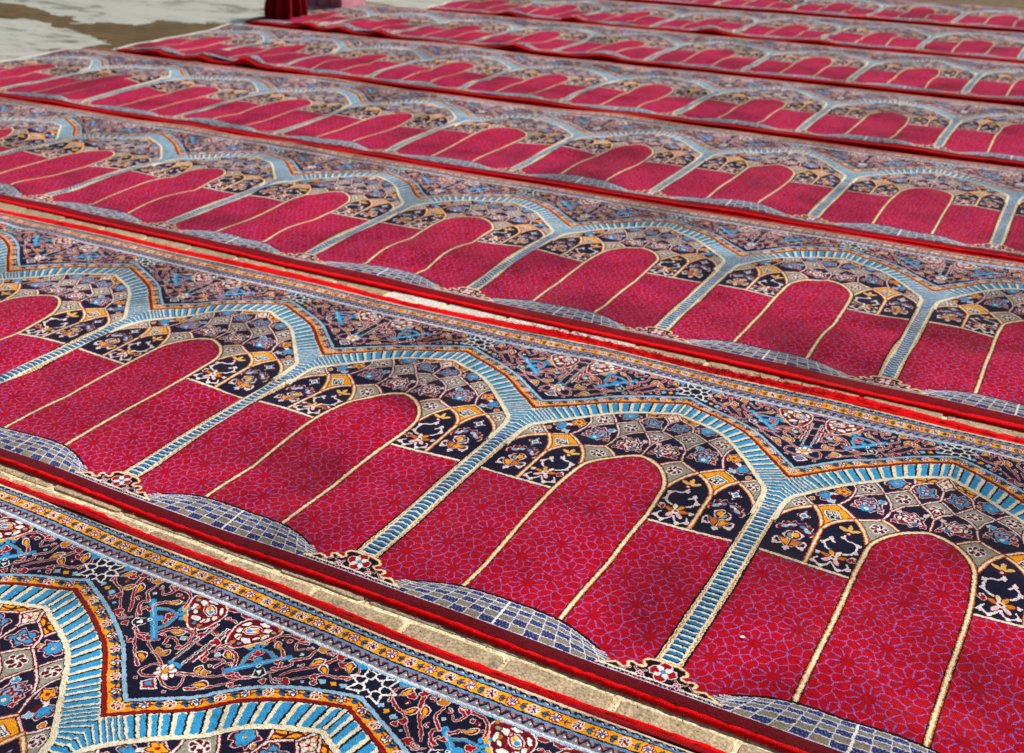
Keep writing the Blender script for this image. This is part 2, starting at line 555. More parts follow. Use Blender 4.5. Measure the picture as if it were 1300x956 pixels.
# straight rungs
v = .006
while v < .835:
    fill([(0, v), (.0215, v), (.0235, v + .003), (.0235, v + .0095), (.0215, v + .0125), (0, v + .0125)], DBLUE)
    fill([(0, v - .0050), (.0235, v - .0050), (.0235, v), (0, v)], INK)
    v += pitch
for k in range(36):
    vv = -.006 + k * pitch
    if vv < .86:
        stroke([(.0335, vv), (.0300, vv + .009), (.0345, vv + .018)], .0035, DORANGE)
        disc((.0365, vv + .006), .002, col('b08a50'))
# chevrons and arch rungs: lines from the inner to the outer edge
it = I_path[(I_path[:, 1] >= .84)]
iu = np.r_[0, np.cumsum(np.linalg.norm(np.diff(it, axis=0), axis=1))]
ot = np.vstack([[(0, .845)], [(0, .90)], [(0, .96)], [(0, 1.02)], O_path])
ou = np.r_[0, np.cumsum(np.linalg.norm(np.diff(ot, axis=0), axis=1))]
# matching stations (inner arclength share, outer arclength share)
kI = np.array([0, .10, .19, .26, .33, .45, .62, .80, 1.0]) * iu[-1]
kO = np.array([0, .075, .19, .285, .345, .465, .63, .81, 1.0]) * ou[-1]
def at(t):
    a = np.interp(t, np.linspace(0, 1, 9), kI)
    b = np.interp(t, np.linspace(0, 1, 9), kO)
    return (np.array((np.interp(a, iu, it[:, 0]), np.interp(a, iu, it[:, 1]))),
            np.array((np.interp(b, ou, ot[:, 0]), np.interp(b, ou, ot[:, 1]))))
ts = []
t = 0.0
rr = random.Random(5)
while t < 1:
    ts.append(t)
    t += (.034 if t < .36 else .037) * rr.uniform(.88, 1.14)
for a, b in zip(ts, ts[1:] + [1.0]):
    d = b - a
    i0, o0 = at(a + .10 * d)
    i1, o1 = at(a + .66 * d)
    kk_ = min(1, max(0, (a - .12) / .2)); lo, hi = (.13, .90) if a > .33 else (.36 - .23 * kk_, 1.0)
    L = lambda p, q, k: p + (q - p) * k
    if a > .33:
        n = (o0 - i0); n = np.array((n[1], -n[0])); 
        qa = [L(i0, o0, lo), L(i0, o0, .5) + n * .012, L(i0, o0, hi - .03), L(L(i0, i1, .5), L(o0, o1, .5), hi + .03), L(i1, o1, hi - .03), L(i1, o1, .5) + n * .012, L(i1, o1, lo), L(L(i0, i1, .5), L(o0, o1, .5), lo - .035)]
    else:
        qa = [L(i0, o0, lo), L(i0, o0, hi), L(i1, o1, hi), L(i1, o1, lo)]
    cb = BLUE if a > .22 else DBLUE * (1 - a / .22) + BLUE * (a / .22)
    fill(qa, cb)
    j0, p0 = at(a + .66 * d)
    j1, p1 = at(a + .81 * d)
    fill([L(j0, p0, lo - .02), L(j0, p0, hi + .04), L(j1, p1, hi + .04), L(j1, p1, lo - .02)], INK)
    if a > .4:
        m0, m1 = at(a + .93 * d)
        disc(L(m0, m1, .08), .004, DORANGE)
stroke(offset(I_path, .002)[I_path[:, 1] > .80], .0125, CREAM)
# dark red line, orange flower band, blue outline
fill(np.vstack([O_path, OUT_path[::-1]]), ORANGE)
stroke(offset(O_path, .003), .011, DRED)
stroke(offset(O_path, -.0045), .0035, INK)
stroke(offset(OUT_path, -.009), .005, INK)
stroke(OUT_path, .0125, LBLUE)
stroke(offset(OUT_path, .0085), .0045, INK)
mid = resample((resample(O_path, 120) * .42 + resample(OUT_path, 120) * .58), 200)
for k in range(10):
    i = int((k + .12) / 9.7 * 199)
    if i > 199:
        break
    p = mid[i]
    j = min(i + 3, 199)
    tg = mid[j] - mid[max(i - 3, 0)]
    an = math.atan2(tg[1], tg[0])
    q = p + np.array((math.cos(an), math.sin(an))) * .028
    stroke([p, q], .004, BRED)
    for da in (.7, 0, -.7):
        a = an + math.pi + da * .9
        e = q + np.array((math.cos(a), math.sin(a))) * -.004
        fill(ell(e + np.array((math.cos(an + da), math.sin(an + da))) * .006, .012, .0055, an + da, 10), col('28507c') if da else INK)
    petals(p, .0132, 6, WHITE if k % 2 else BRED, DBLUE if k % 2 else ORANGE, MAROON if k % 2 else WHITE, .2, .55, .28)

# --- 5 spandrel arabesque (about the column axis)
spm_b, spm_m = poly_mask(np.vstack([OUT_path + np.array((0, .012)), [(.5, V_BORD), (0, V_BORD)]]))
keep = CV.copy()
# stem and pole
vine([(.016, 1.345), (.0165, 1.43), (.017, 1.52)], .003, NAVY, WHITE, (1, 1))
stroke([(.024, 1.36), (.0245, 1.50)], .0035, BRED)
stroke([(.0295, 1.37), (.030, 1.50)], .0035, WHITE)
leaf((.026, 1.505), .6, .024)
leaf((.020, 1.585), 1.4, .030)
# rosette at the foot
petals((.0, 1.30), .030, 8, WHITE, BRED, MAROON, 0, .6, .35)
disc((0, 1.30), .009, ORANGE)
fill(ell((.012, 1.335), .012, .007, 0), BLUE)
fill([(0, 1.215), (.030, 1.242), (0, 1.268)], WHITE)
fill([(0, 1.222), (.022, 1.242), (0, 1.262)], BRED)
fill([(0, 1.230), (.013, 1.242), (0, 1.254)], BLUE)
vine([(.005, 1.275), (.040, 1.262), (.064, 1.272), (.060, 1.30), (.045, 1.318), (.03, 1.31)], .008)
vine([(.030, 1.318), (.060, 1.335), (.100, 1.350), (.132, 1.368), (.15, 1.395)], .007)
vine([(.086, 1.285), (.116, 1.307), (.145, 1.33), (.166, 1.349), (.19, 1.378)], .008)
drop((.086, 1.300), (.125, 1.325), .017)
drop((.075, 1.338), (.060, 1.372), .013)
leaf((.080, 1.352), .8, .020, DORANGE)
vine([(.092, 1.388), (.100, 1.415), (.075, 1.415), (.055, 1.400)], .008)
leaf((.053, 1.398), 3.6, .016)
leaf((.066, 1.425), 2.0, .014, LBLUE)
vine([(.212, 1.396), (.176, 1.376), (.144, 1.375), (.118, 1.392)], .011)
leaf((.150, 1.378), 1.9, .020)
vine([(.140, 1.408), (.121, 1.441), (.094, 1.456), (.058, 1.456), (.040, 1.43)], .010)
drop((.118, 1.432), (.078, 1.450), .013)
vine([(.037, 1.395), (.034, 1.420), (.020, 1.432)], .009)
leaf((.200, 1.350), -.6, .022)
# blue bar with its tulip
def tr(p, q):            # local frame: x along bar (up-right), y towards flower
    c, s = math.cos(.775), math.sin(.775)
    return (.194 + p * c - q * s, 1.448 + p * s + q * c)
fill([tr(-.022, -.050), tr(0, -.062), tr(.022, -.050), tr(.012, -.02), tr(-.012, -.02)], WHITE)
fill([tr(-.016, -.048), tr(0, -.058), tr(.016, -.048), tr(.010, -.02), tr(-.010, -.02)], NAVY)
fill([tr(-.008, -.030), tr(0, -.050), tr(.008, -.030)], WHITE)
vine([tr(-.06, -.02), tr(-.045, -.045), tr(-.02, -.045)], .008)
vine([tr(.06, -.02), tr(.045, -.045), tr(.02, -.045)], .008)
fill([tr(-.056, .0), tr(-.040, .040), tr(-.012, .066), tr(.012, .066), tr(.040, .040), tr(.056, .0)], GREY)
fill([tr(-.050, .0), tr(-.036, .040), tr(-.010, .068), tr(.010, .068), tr(.036, .040), tr(.050, .0)], BLUE)
fill([tr(-.036, .010), tr(-.028, .036), tr(0, .066), tr(.028, .036), tr(.036, .010)], MAROON)
fill([tr(-.031, .012), tr(-.024, .035), tr(0, .056), tr(.024, .035), tr(.031, .012)], NAVY)
leaf(tr(0, .035), .775 + math.pi / 2, .022)
disc(tr(0, .016), .012, BLUE)
fill([tr(-.088, -.010), tr(.088, -.010), tr(.093, 0), tr(.088, .010), tr(-.088, .010), tr(-.093, 0)], BLUE)
stroke([tr(-.075, 0), tr(.075, 0)], .0035, LBLUE)
disc(tr(0, -.008), .011, BLUE)
disc(tr(0, -.010), .007, WHITE)
disc(tr(0, -.010), .0035, INK)
for k in (-.022, 0, .022):
    fill(ell(tr(k, .080), .008, .015, .775 - k * 25), BLUE)
for k, y in ((-.024, .094), (0, .108), (.024, .094), (-.012, .094), (.012, .096)):
    disc(tr(k, y), .0145, ORANGE)
disc(tr(0, .086), .007, BLUE)
# big white blossom with dark red outlines
bl = [(.157, 1.578), (.129, 1.592), (.090, 1.590), (.062, 1.592), (.038, 1.575), (.030, 1.545), (.040, 1.50), (.055, 1.478), (.085, 1.475), (.115, 1.505), (.140, 1.535)]
q = spline(bl, 6, True)
fill(q + (q - q.mean(0)) * .10, WHITE)
fill(q + (q - q.mean(0)) * .03, BRED)
fill(q - (q - q.mean(0)) * .05, MAROON)
for p, a, b, an, c_ in (((.078, 1.553), .034, .024, .6, WHITE), ((.115, 1.570), .020, .012, .3, WHITE), ((.128, 1.545), .018, .011, 1.2, WHITE), ((.060, 1.515), .018, .012, 2.3, WHITE),
                        ((.092, 1.510), .020, .012, -.2, WHITE), ((.048, 1.566), .018, .008, .9, WHITE), ((.095, 1.586), .020, .007, 0, WHITE), ((.140, 1.572), .010, .008, 0, GREY), ((.062, 1.490), .010, .008, 0, GREY), ((.112, 1.530), .012, .008, .8, WHITE), ((.044, 1.538), .010, .014, .4, WHITE)):
    fill(ell(p, a * .98 + .003, b * .98 + .003, an), MAROON)
    fill(ell(p, a * .84, b * .80, an), c_)
stroke(loop(ell((.078, 1.553), .022, .014, .6)), .004, BRED)
for p_ in ((.118, 1.585), (.105, 1.545), (.075, 1.525), (.050, 1.55)):
    stroke(spline([p_, (p_[0] - .012, p_[1] - .008), (p_[0] - .014, p_[1] - .022)], 5), .0045, BRED)
fill(ell((.072, 1.548), .009, .007, .6), BLUE)
fill(ell((.086, 1.558), .009, .006, .6), ORANGE)
disc((.150, 1.588), .007, DORANGE)
disc((.118, 1.548), .007, DORANGE)
disc((.062, 1.492), .006, DORANGE)
disc((.136, 1.530), .006, BLUE)
disc((.082, 1.492), .006, BLUE)
leaf((.030, 1.470), 4.2, .022)
vine([(.062, 1.475), (.045, 1.455), (.052, 1.432)], .008)
# outer scrolls
vine([(.226, 1.585), (.187, 1.583), (.162, 1.560), (.152, 1.525)], .010)
leaf((.228, 1.580), .0, .018)
vine([(.255, 1.580), (.232, 1.566), (.246, 1.540), (.262, 1.555)], .008)
vine([(.235, 1.500), (.215, 1.520), (.190, 1.528), (.165, 1.545)], .009)
drop((.215, 1.518), (.180, 1.543), .012)
vine([(.244, 1.448), (.263, 1.459), (.277, 1.486), (.262, 1.498)], .011)
vine([(.265, 1.500), (.296, 1.530), (.294, 1.565), (.312, 1.590)], .008)
leaf((.300, 1.575), .9, .026, DORANGE)
leaf((.285, 1.595), 1.8, .016, LBLUE)
vine([(.362, 1.585), (.350, 1.544), (.327, 1.503), (.297, 1.468), (.28, 1.44)], .011)
leaf((.360, 1.580), .8, .024)
drop((.322, 1.500), (.338, 1.548), .014)
vine([(.440, 1.540), (.405, 1.512), (.372, 1.500), (.345, 1.470), (.300, 1.424)], .009)
leaf((.312, 1.430), 4.0, .024)
leaf((.352, 1.482), -.4, .018)
drop((.425, 1.545), (.402, 1.585), .016)
drop((.385, 1.505), (.350, 1.530), .014)
leaf((.385, 1.555), 1.2, .020)
vine([(.432, 1.520), (.440, 1.56), (.415, 1.598)], .007)
vine([(.315, 1.41), (.28, 1.405), (.255, 1.425)], .006)
leaf((.258, 1.400), 3.6, .016)
for p, r, c_ in (((.415, 1.487), .011, ORANGE), ((.440, 1.497), .011, LBLUE), ((.388, 1.478), .013, LBLUE), ((.345, 1.447), .007, LBLUE)):
    fill([(p[0] - r, p[1]), (p[0], p[1] - r), (p[0] + r, p[1]), (p[0], p[1] + r)], c_)
for p in ((.335, 1.590), (.235, 1.47), (.155, 1.46), (.18, 1.355), (.372, 1.455)):
    leaf(p, rr.uniform(0, 6), .014)
# eight pointed star on the arch axis
def star(p, r1, r2, n, a0):
    a = a0 + np.arange(2 * n) * math.pi / n
    r = np.where(np.arange(2 * n) % 2 == 0, r1, r2)
    return np.stack([p[0] + r * np.cos(a), p[1] + r * np.sin(a)], 1)
sp = (.5, 1.545)
stroke(loop(star(sp, .070, .042, 8, 0)), .006, WHITE)
stroke(loop(star(sp, .030, .022, 8, .39)), .006, WHITE)
s1, s2 = star(sp, .070, .042, 8, 0), star(sp, .030, .022, 8, .39)
for k in range(16):
    if k % 2:
        stroke([s1[k], s2[(k - 1) % 16]], .005, WHITE)
fill([(.405, 1.592), (.452, 1.600), (.440, 1.575)], BLUE)
fill([(.452, 1.60), (.470, 1.60), (.462, 1.588)], MAROON)
for tr_ in range(4600):
    p = (sp_rng.uniform(.0, .5), sp_rng.uniform(1.18, 1.60))
    r_ = (.020 if tr_ < 900 else .015 if tr_ < 2200 else .0105)
    bx_ = px(p)[0].astype(int)
    h_ = int(r_ * S)
    if bx_[0] < 3 or bx_[0] + h_ >= HW:
        continue
    win = CV[bx_[1] - h_:bx_[1] + h_, max(0, bx_[0] - h_):bx_[0] + h_]
    if np.abs(win - NAVY).max() > .02 or p[1] < np.interp(p[0], OUT_path[:, 0], OUT_path[:, 1]) + .014:
        continue
    a = sp_rng.uniform(0, 6.28)
    k_ = sp_rng.random()
    e = lambda d, da: (p[0] + r_ * d * math.cos(a + da), p[1] + r_ * d * math.sin(a + da))
    if k_ < .45:
        vine([e(.9, 0), e(.75, 1.1), e(.55, 2.3), e(.30, 3.6)], .0050, BRED, WHITE)
        disc(e(.25, 3.9), .0045, BRED)
    elif k_ < .62:
        leaf(p, a, r_ * .8, BRED)
    elif k_ < .78:
        drop(e(.85, 0), e(.7, math.pi), r_ * .42)
    elif k_ < .88:
        leaf(p, a, r_ * .7, LBLUE)
    else:
        petals(p, r_ * .62, 5, WHITE, BRED, MAROON, a)
new = CV.copy()
CV[:] = keep
sub = CV[spm_b[1]:spm_b[3], spm_b[0]:spm_b[2]]
sub[spm_m] = new[spm_b[1]:spm_b[3], spm_b[0]:spm_b[2]][spm_m]
stroke(OUT_path, .0125, LBLUE)

# --- 6 mosaic step and column foot
mos = np.vstack([mos_top, [(.5, V_HEM), (.12, V_HEM)]])
fill(mos, col('8d8f95'))
nr, ncol = 5, 8
def mp(a, b):            # a: 0..1 from the axis outwards, b: 0 bottom .. 1 top
    bot = np.array((.5 - .40 * a, V_HEM))
    uu = .5 - .33 * a
    top = np.array((uu, np.interp(uu, mos_top[:, 0], mos_top[:, 1])))
    return bot + (top - bot) * b
bb = [0, .27, .5, .69, .85, 1]
for i in range(ncol):
    for j in range(nr):
        a0, a1 = i / ncol, (i + 1) / ncol
        c_ = [mp(a0, bb[j]), mp(a1, bb[j]), mp(a1, bb[j + 1]), mp(a0, bb[j + 1])]
        dark = (i + j) % 2 == 0
        fill(c_, col('2c3054') if dark else col('86765c'))
        for k in range(9):
            for l in range(3):
                if (k + l) % 2 == 0:
                    p = c_[0] + (c_[1] - c_[0]) * (k + .5) / 9 + (c_[3] - c_[0]) * (l + .5) / 3
                    disc(p, .0022, col('5e78c8') if dark else col('6f8ea8'))
for j in range(1, nr + 1):
    stroke([mp(a, bb[j]) for a in np.linspace(0, 1, 20)], .0030, col('dcd6d8'))
for i in range(1, ncol):
    stroke([mp(i / ncol, 0), mp(i / ncol, 1)], .0030, col('dcd6d8'))
stroke([mp(0, 0), mp(0, 1)], .008, WHITE)
stroke(mos_top + np.array((0, .006)), .008, INK)
foot = np.array([(0, -.012), (.030, -.012), (.052, -.018), (.062, -.032), (.052, -.046), (.064, -.056), (.085, -.048), (.098, -.056), (.090, -.072), (.105, -.078), (.128, -.070), (.150, -.082), (.176, -.094), (.160, -.100), (.0, -.100)])
fs = np.vstack([foot[:1], spline(foot[1:13], 6), foot[13:]])
fill(fs, INK)
stroke(fs[:-2], .0105, DORANGE)
stroke(fs[:-2], .006, CREAM)
stroke([(0, -.090), (.165, -.092)], .007, CREAM)
stroke([(0, -.098), (.17, -.0995)], .0035, NAVY)
for k in range(14):
    disc((.006 + k * .012, -.0985), .0022, LBLUE)
petals((0, -.050), .036, 4, BRED, BLUE, PINK, 0, .5, .2)
petals((0, -.050), .028, 4, WHITE, BLUE, None, math.pi / 4, .35, .25)
vine([(.042, -.066), (.060, -.074), (.074, -.066), (.068, -.056)], .004, MAROON, PINK)
vine([(.085, -.070), (.098, -.082), (.112, -.084)], .004, MAROON, PINK)
petals((.052, -.084), .010, 5, MAROON, PINK, PINK)
stroke([(0, -.105), (.5, -.105)], .005, col('c9bfd0'))

# --- mirror to the full niche
full = np.concatenate([CV, CV[:, ::-1]], 1)
canvas = full
# --- 7 long border (not mirrored)
fill([(0, V_BORD - .002), (1, V_BORD - .002), (1, VHI), (0, VHI)], col('807e8a'))
stroke([(0, V_BORD), (1, V_BORD)], .013, col('9fc0de'))
stroke([(0, V_BORD + .003), (1, V_BORD + .003)], .004, WHITE)
for k in range(32):
    u_ = k / 32
    for vv, h in ((1.6265, .011), (1.707, .0075)):
        stroke([(u_, vv - h), (u_ + .012, vv + h)], .0075, NAVY)
        stroke([(u_ + .012, vv + h), (u_ + 1 / 32, vv - h)], .005, MAROON if vv < 1.7 else INK)
        disc((u_ + .002, vv + h * .6), .0035, DRED if vv < 1.7 else INK)
        disc((u_ + .019, vv - h * .5), .003, WHITE)
for vv in (1.6435, 1.6985):
    stroke([(0, vv), (1, vv)], .009, col('5c8cc0'))
    stroke([(0, vv + (.005 if vv < 1.67 else -.006)), (1, vv + (.005 if vv < 1.67 else -.006))], .0055, INK)
fill([(0, 1.6515), (1, 1.6515), (1, 1.6905), (0, 1.6905)], ORANGE)
for k in range(16):
    p = (.03125 + k / 16, 1.671)
    q = (p[0] + .030, p[1] - .001)
    stroke([(p[0] - .03, p[1]), (p[0] + .03, p[1])], .003, BRED)
    for da in (.75, 0, -.75):
        fill(ell((q[0] + .004 * math.cos(da), q[1] + .010 * math.sin(da)), .0085, .0050, da, 10), INK)
    for da in (.75, -.75):
        fill(ell((q[0] + .004 * math.cos(da), q[1] + .009 * math.sin(da)), .0062, .0032, da, 10), DBLUE)
    petals(p, .0150, 7, WHITE if k % 2 else BRED, DBLUE if k % 2 else INK, BRED if k % 2 else WHITE, .2, .5, .3)
fill([(0, 1.716), (1, 1.716), (1, 1.7245), (0, 1.7245)], col('e6cfa6'))
fill([(0, 1.7245), (1, 1.7245), (1, VHI), (0, VHI)], DRED)
small = full.reshape(HH // 2, 2, S // 2, 2, 3).mean((1, 3))
TW, TH = S // 2, HH // 2
img = bpy.data.images.new("woven_pattern", TW, TH, alpha=False)
rgba = np.ones((TH, TW, 4), np.float32)
rgba[..., :3] = small
img.pixels.foreach_set(rgba.ravel())
img.update()
img.pack()
#@@PART2

# ------------------------------------------------------------------ materials
def mat(name, rgb=None, rough=.9, **kw):
    m = bpy.data.materials.new(name)
    m.use_nodes = True
    b = m.node_tree.nodes["Principled BSDF"]
    if rgb is not None:
        b.inputs["Base Color"].default_value = (*rgb, 1)
    b.inputs["Roughness"].default_value = rough
    for k, v in kw.items():
        b.inputs[k.replace("_", " ")].default_value = v
    return m, m.node_tree, b


def lin(h):
    c = col(h)
    return tuple(float(x) for x in np.where(c <= .04045, c / 12.92, ((c + .055) / 1.055) ** 2.4))


def node(nt, t, **kw):
    n = nt.nodes.new(t)
    for k, v in kw.items():
        if hasattr(n, k):
            setattr(n, k, v)
        else:
            n.inputs[k].default_value = v
    return n


def mixc(nt, a, b, fac, mode='MIX'):
    n = nt.nodes.new("ShaderNodeMix")
    n.data_type = 'RGBA'
    n.blend_type = mode
    for sock, v in ((n.inputs[0], fac), (n.inputs[6], a), (n.inputs[7], b)):
        if hasattr(v, "links") or hasattr(v, "is_linked"):
            nt.links.new(v, sock)
        else:
            sock.default_value = v if not isinstance(v, tuple) else (*v[:3], 1)
    return n.outputs[2]


def ramp(nt, fac, stops):
    n = nt.nodes.new("ShaderNodeValToRGB")
    e = n.color_ramp.elements
    e[0].position, e[0].color = stops[0][0], (*stops[0][1], 1)
    e[1].position, e[1].color = stops[-1][0], (*stops[-1][1], 1)
    for p, c in stops[1:-1]:
        k = e.new(p)
        k.color = (*c, 1)
    nt.links.new(fac, n.inputs[0])
    return n.outputs[0]


def pile_material(name, base=None, var=.33):
    """wool pile: knots, patches of brushed nap and shade painted in, a soft sheen"""
    m, nt, b = mat(name, base, .88)
    L = nt.links
    geo = node(nt, "ShaderNodeNewGeometry")
    uv = node(nt, "ShaderNodeUVMap")
    if base is None:
        tex = node(nt, "ShaderNodeTexImage", interpolation='Linear', extension='EXTEND')
        tex.image = img
        wob = node(nt, "ShaderNodeTexNoise", Scale=170.0, Detail=1.0)
        L.new(geo.outputs["Position"], wob.inputs["Vector"])
        sub_ = node(nt, "ShaderNodeVectorMath", operation='SUBTRACT')
        L.new(wob.outputs["Color"], sub_.inputs[0])
        sub_.inputs[1].default_value = (.5, .5, .5)
        mul = node(nt, "ShaderNodeVectorMath", operation='MULTIPLY_ADD')
        L.new(sub_.outputs[0], mul.inputs[0])
        mul.inputs[1].default_value = (.010, .005, 0)
        L.new(uv.outputs[0], mul.inputs[2])
        L.new(mul.outputs[0], tex.inputs["Vector"])
        c = tex.outputs["Color"]
    else:
        r_ = node(nt, "ShaderNodeRGB")
        r_.outputs[0].default_value = (*base, 1)
        c = r_.outputs[0]
    # brushed nap and soft shade painted into the colour: broad swathes, hand sized patches
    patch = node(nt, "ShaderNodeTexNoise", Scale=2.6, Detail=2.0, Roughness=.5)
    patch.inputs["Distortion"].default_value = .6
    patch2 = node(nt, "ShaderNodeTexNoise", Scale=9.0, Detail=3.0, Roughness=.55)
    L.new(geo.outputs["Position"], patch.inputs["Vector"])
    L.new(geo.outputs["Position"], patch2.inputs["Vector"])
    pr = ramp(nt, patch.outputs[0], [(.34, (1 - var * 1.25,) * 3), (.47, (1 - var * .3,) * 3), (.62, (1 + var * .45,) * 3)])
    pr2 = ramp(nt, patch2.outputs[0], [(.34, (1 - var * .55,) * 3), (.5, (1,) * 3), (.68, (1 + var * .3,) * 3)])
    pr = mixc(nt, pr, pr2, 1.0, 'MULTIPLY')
    tuft = node(nt, "ShaderNodeTexNoise", Scale=130.0, Detail=3.0, Roughness=.6)
    L.new(geo.outputs["Position"], tuft.inputs["Vector"])
    pr3 = ramp(nt, tuft.outputs[0], [(.32, (.70,) * 3), (.5, (1,) * 3), (.68, (1.22,) * 3)])
    pr = mixc(nt, pr, pr3, 1.0, 'MULTIPLY')
    knot = node(nt, "ShaderNodeTexVoronoi", Scale=520.0)
    L.new(geo.outputs["Position"], knot.inputs["Vector"])
    kr = ramp(nt, knot.outputs["Distance"], [(.0, (1.10,) * 3), (.7, (.72,) * 3)])
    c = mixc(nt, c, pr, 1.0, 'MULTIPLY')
    c = mixc(nt, c, kr, 1.0, 'MULTIPLY')
    lint = node(nt, "ShaderNodeTexVoronoi", Scale=11.0)
    L.new(geo.outputs["Position"], lint.inputs["Vector"])
    lr = ramp(nt, lint.outputs["Distance"], [(.010, (1, 1, 1)), (.016, (0, 0, 0))])
    c = mixc(nt, c, lin('d9cfc0'), lr)
    dust = node(nt, "ShaderNodeTexNoise", Scale=3.2, Detail=8.0, Roughness=.7)
    L.new(geo.outputs["Position"], dust.inputs["Vector"])
    dr = ramp(nt, dust.outputs[0], [(.50, (0, 0, 0)), (.75, (.04, .04, .04))])
    c = mixc(nt, c, lin('9a8a74'), dr)
    L.new(c, b.inputs["Base Color"])
    b.inputs["Sheen Weight"].default_value = .95
    b.inputs["Sheen Roughness"].default_value = .42
    hot = mixc(nt, c, (1.0, .55, .75), .06)          # the lit fibre tips carry the wool's own colour, a little paler
    L.new(hot, b.inputs["Sheen Tint"])
    b.inputs["Specular IOR Level"].default_value = .06
    inv = node(nt, "ShaderNodeMath", operation='MULTIPLY')
    L.new(knot.outputs["Distance"], inv.inputs[0])
    inv.inputs[1].default_value = -1.0
    fuzz = node(nt, "ShaderNodeTexNoise", Scale=60.0, Detail=4.0)
    L.new(geo.outputs["Position"], fuzz.inputs["Vector"])
    ad = node(nt, "ShaderNodeMath", operation='ADD')
    L.new(inv.outputs[0], ad.inputs[0])
    L.new(fuzz.outputs[0], ad.inputs[1])
    bp = node(nt, "ShaderNodeBump", Strength=.7, Distance=.0022)
    L.new(ad.outputs[0], bp.inputs["Height"])
    L.new(bp.outputs[0], b.inputs["Normal"])
    return m


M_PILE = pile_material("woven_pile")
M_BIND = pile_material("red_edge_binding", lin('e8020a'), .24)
nt = M_BIND.node_tree
rib = node(nt, "ShaderNodeTexWave", Scale=95.0, Distortion=2.5)
rib.bands_direction = 'X'
rib.inputs["Detail"].default_value = 2.0
gb = node(nt, "ShaderNodeNewGeometry")
nt.links.new(gb.outputs["Position"], rib.inputs["Vector"])
bp0 = [n for n in nt.nodes if n.type == 'BUMP'][0]
bp1 = node(nt, "ShaderNodeBump", Strength=.35, Distance=.0012)
nt.links.new(rib.outputs[0], bp1.inputs["Height"])
nt.links.new(bp0.outputs[0], bp1.inputs["Normal"])
pb = nt.nodes["Principled BSDF"]
nt.links.new(bp1.outputs[0], pb.inputs["Normal"])
pb.inputs["Sheen Weight"].default_value = .6
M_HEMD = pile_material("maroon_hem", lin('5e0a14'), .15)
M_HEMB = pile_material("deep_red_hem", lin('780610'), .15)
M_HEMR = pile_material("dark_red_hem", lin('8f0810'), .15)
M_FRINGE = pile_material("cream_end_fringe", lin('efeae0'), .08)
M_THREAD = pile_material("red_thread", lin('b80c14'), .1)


def stone_material(name, c1, c2, c3):
    m, nt, b = mat(name, None, .85)
    L = nt.links
    geo = node(nt, "ShaderNodeNewGeometry")
    oi = node(nt, "ShaderNodeObjectInfo")
    n1 = node(nt, "ShaderNodeTexNoise", Scale=28.0, Detail=6.0, Roughness=.65)
    n2 = node(nt, "ShaderNodeTexNoise", Scale=190.0, Detail=3.0)
    L.new(geo.outputs["Position"], n1.inputs["Vector"])
    L.new(geo.outputs["Position"], n2.inputs["Vector"])
    c = ramp(nt, n1.outputs[0], [(.3, c1), (.5, c2), (.7, c3)])
    sp_ = ramp(nt, n2.outputs[0], [(.36, (.62,) * 3), (.5, (1,) * 3), (.66, (1.35,) * 3)])
    c = mixc(nt, c, sp_, 1.0, 'MULTIPLY')
    rv = ramp(nt, oi.outputs["Random"], [(0, (.82, .80, .78)), (1, (1.12, 1.10, 1.06))])
    c = mixc(nt, c, rv, 1.0, 'MULTIPLY')
    L.new(c, b.inputs["Base Color"])
    ad = node(nt, "ShaderNodeMath", operation='ADD')
    L.new(n1.outputs[0], ad.inputs[0])
    L.new(n2.outputs[0], ad.inputs[1])
    bp = node(nt, "ShaderNodeBump", Strength=.6, Distance=.003)
    L.new(ad.outputs[0], bp.inputs["Height"])
    L.new(bp.outputs[0], b.inputs["Normal"])
    return m


M_BRICK = stone_material("tan_brick", lin('84735d'), lin('9b896d'), lin('b19f82'))
M_PALE = stone_material("pale_stone", lin('b8b4aa'), lin('cdc9bf'), lin('dedad2'))
M_MORTAR = stone_material("cream_mortar", lin('b09c78'), lin('cbbb98'), lin('ddd0b2'))

# the court floor: damp brown brick with paler dry crust, courses fading into the distance
M_FLOOR, nt, b = mat("court_floor", None, .6, Specular_IOR_Level=.25)
L = nt.links
geo = node(nt, "ShaderNodeNewGeometry")
br = node(nt, "ShaderNodeTexBrick", Scale=1.0)
br.offset = .5
br.inputs["Color1"].default_value = (*lin('4a3a20'), 1)
br.inputs["Color2"].default_value = (*lin('594624'), 1)
br.inputs["Mortar"].default_value = (*lin('64522f'), 1)
br.inputs["Mortar Size"].default_value = .008
br.inputs["Brick Width"].default_value = .3255 * P
br.inputs["Row Height"].default_value = .1635 * P
L.new(geo.outputs["Position"], br.inputs["Vector"])
nz = node(nt, "ShaderNodeTexNoise", Scale=1.3, Detail=5.0, Roughness=.6)
L.new(geo.outputs["Position"], nz.inputs["Vector"])
fr = ramp(nt, nz.outputs[0], [(.35, (.72, .68, .6)), (.55, (1, 1, 1)), (.7, (1.35, 1.22, .95))])
L.new(mixc(nt, br.outputs[0], fr, 1.0, 'MULTIPLY'), b.inputs["Base Color"])
bp = node(nt, "ShaderNodeBump", Strength=.4, Distance=.003)
L.new(nz.outputs[0], bp.inputs["Height"])
L.new(bp.outputs[0], b.inputs["Normal"])

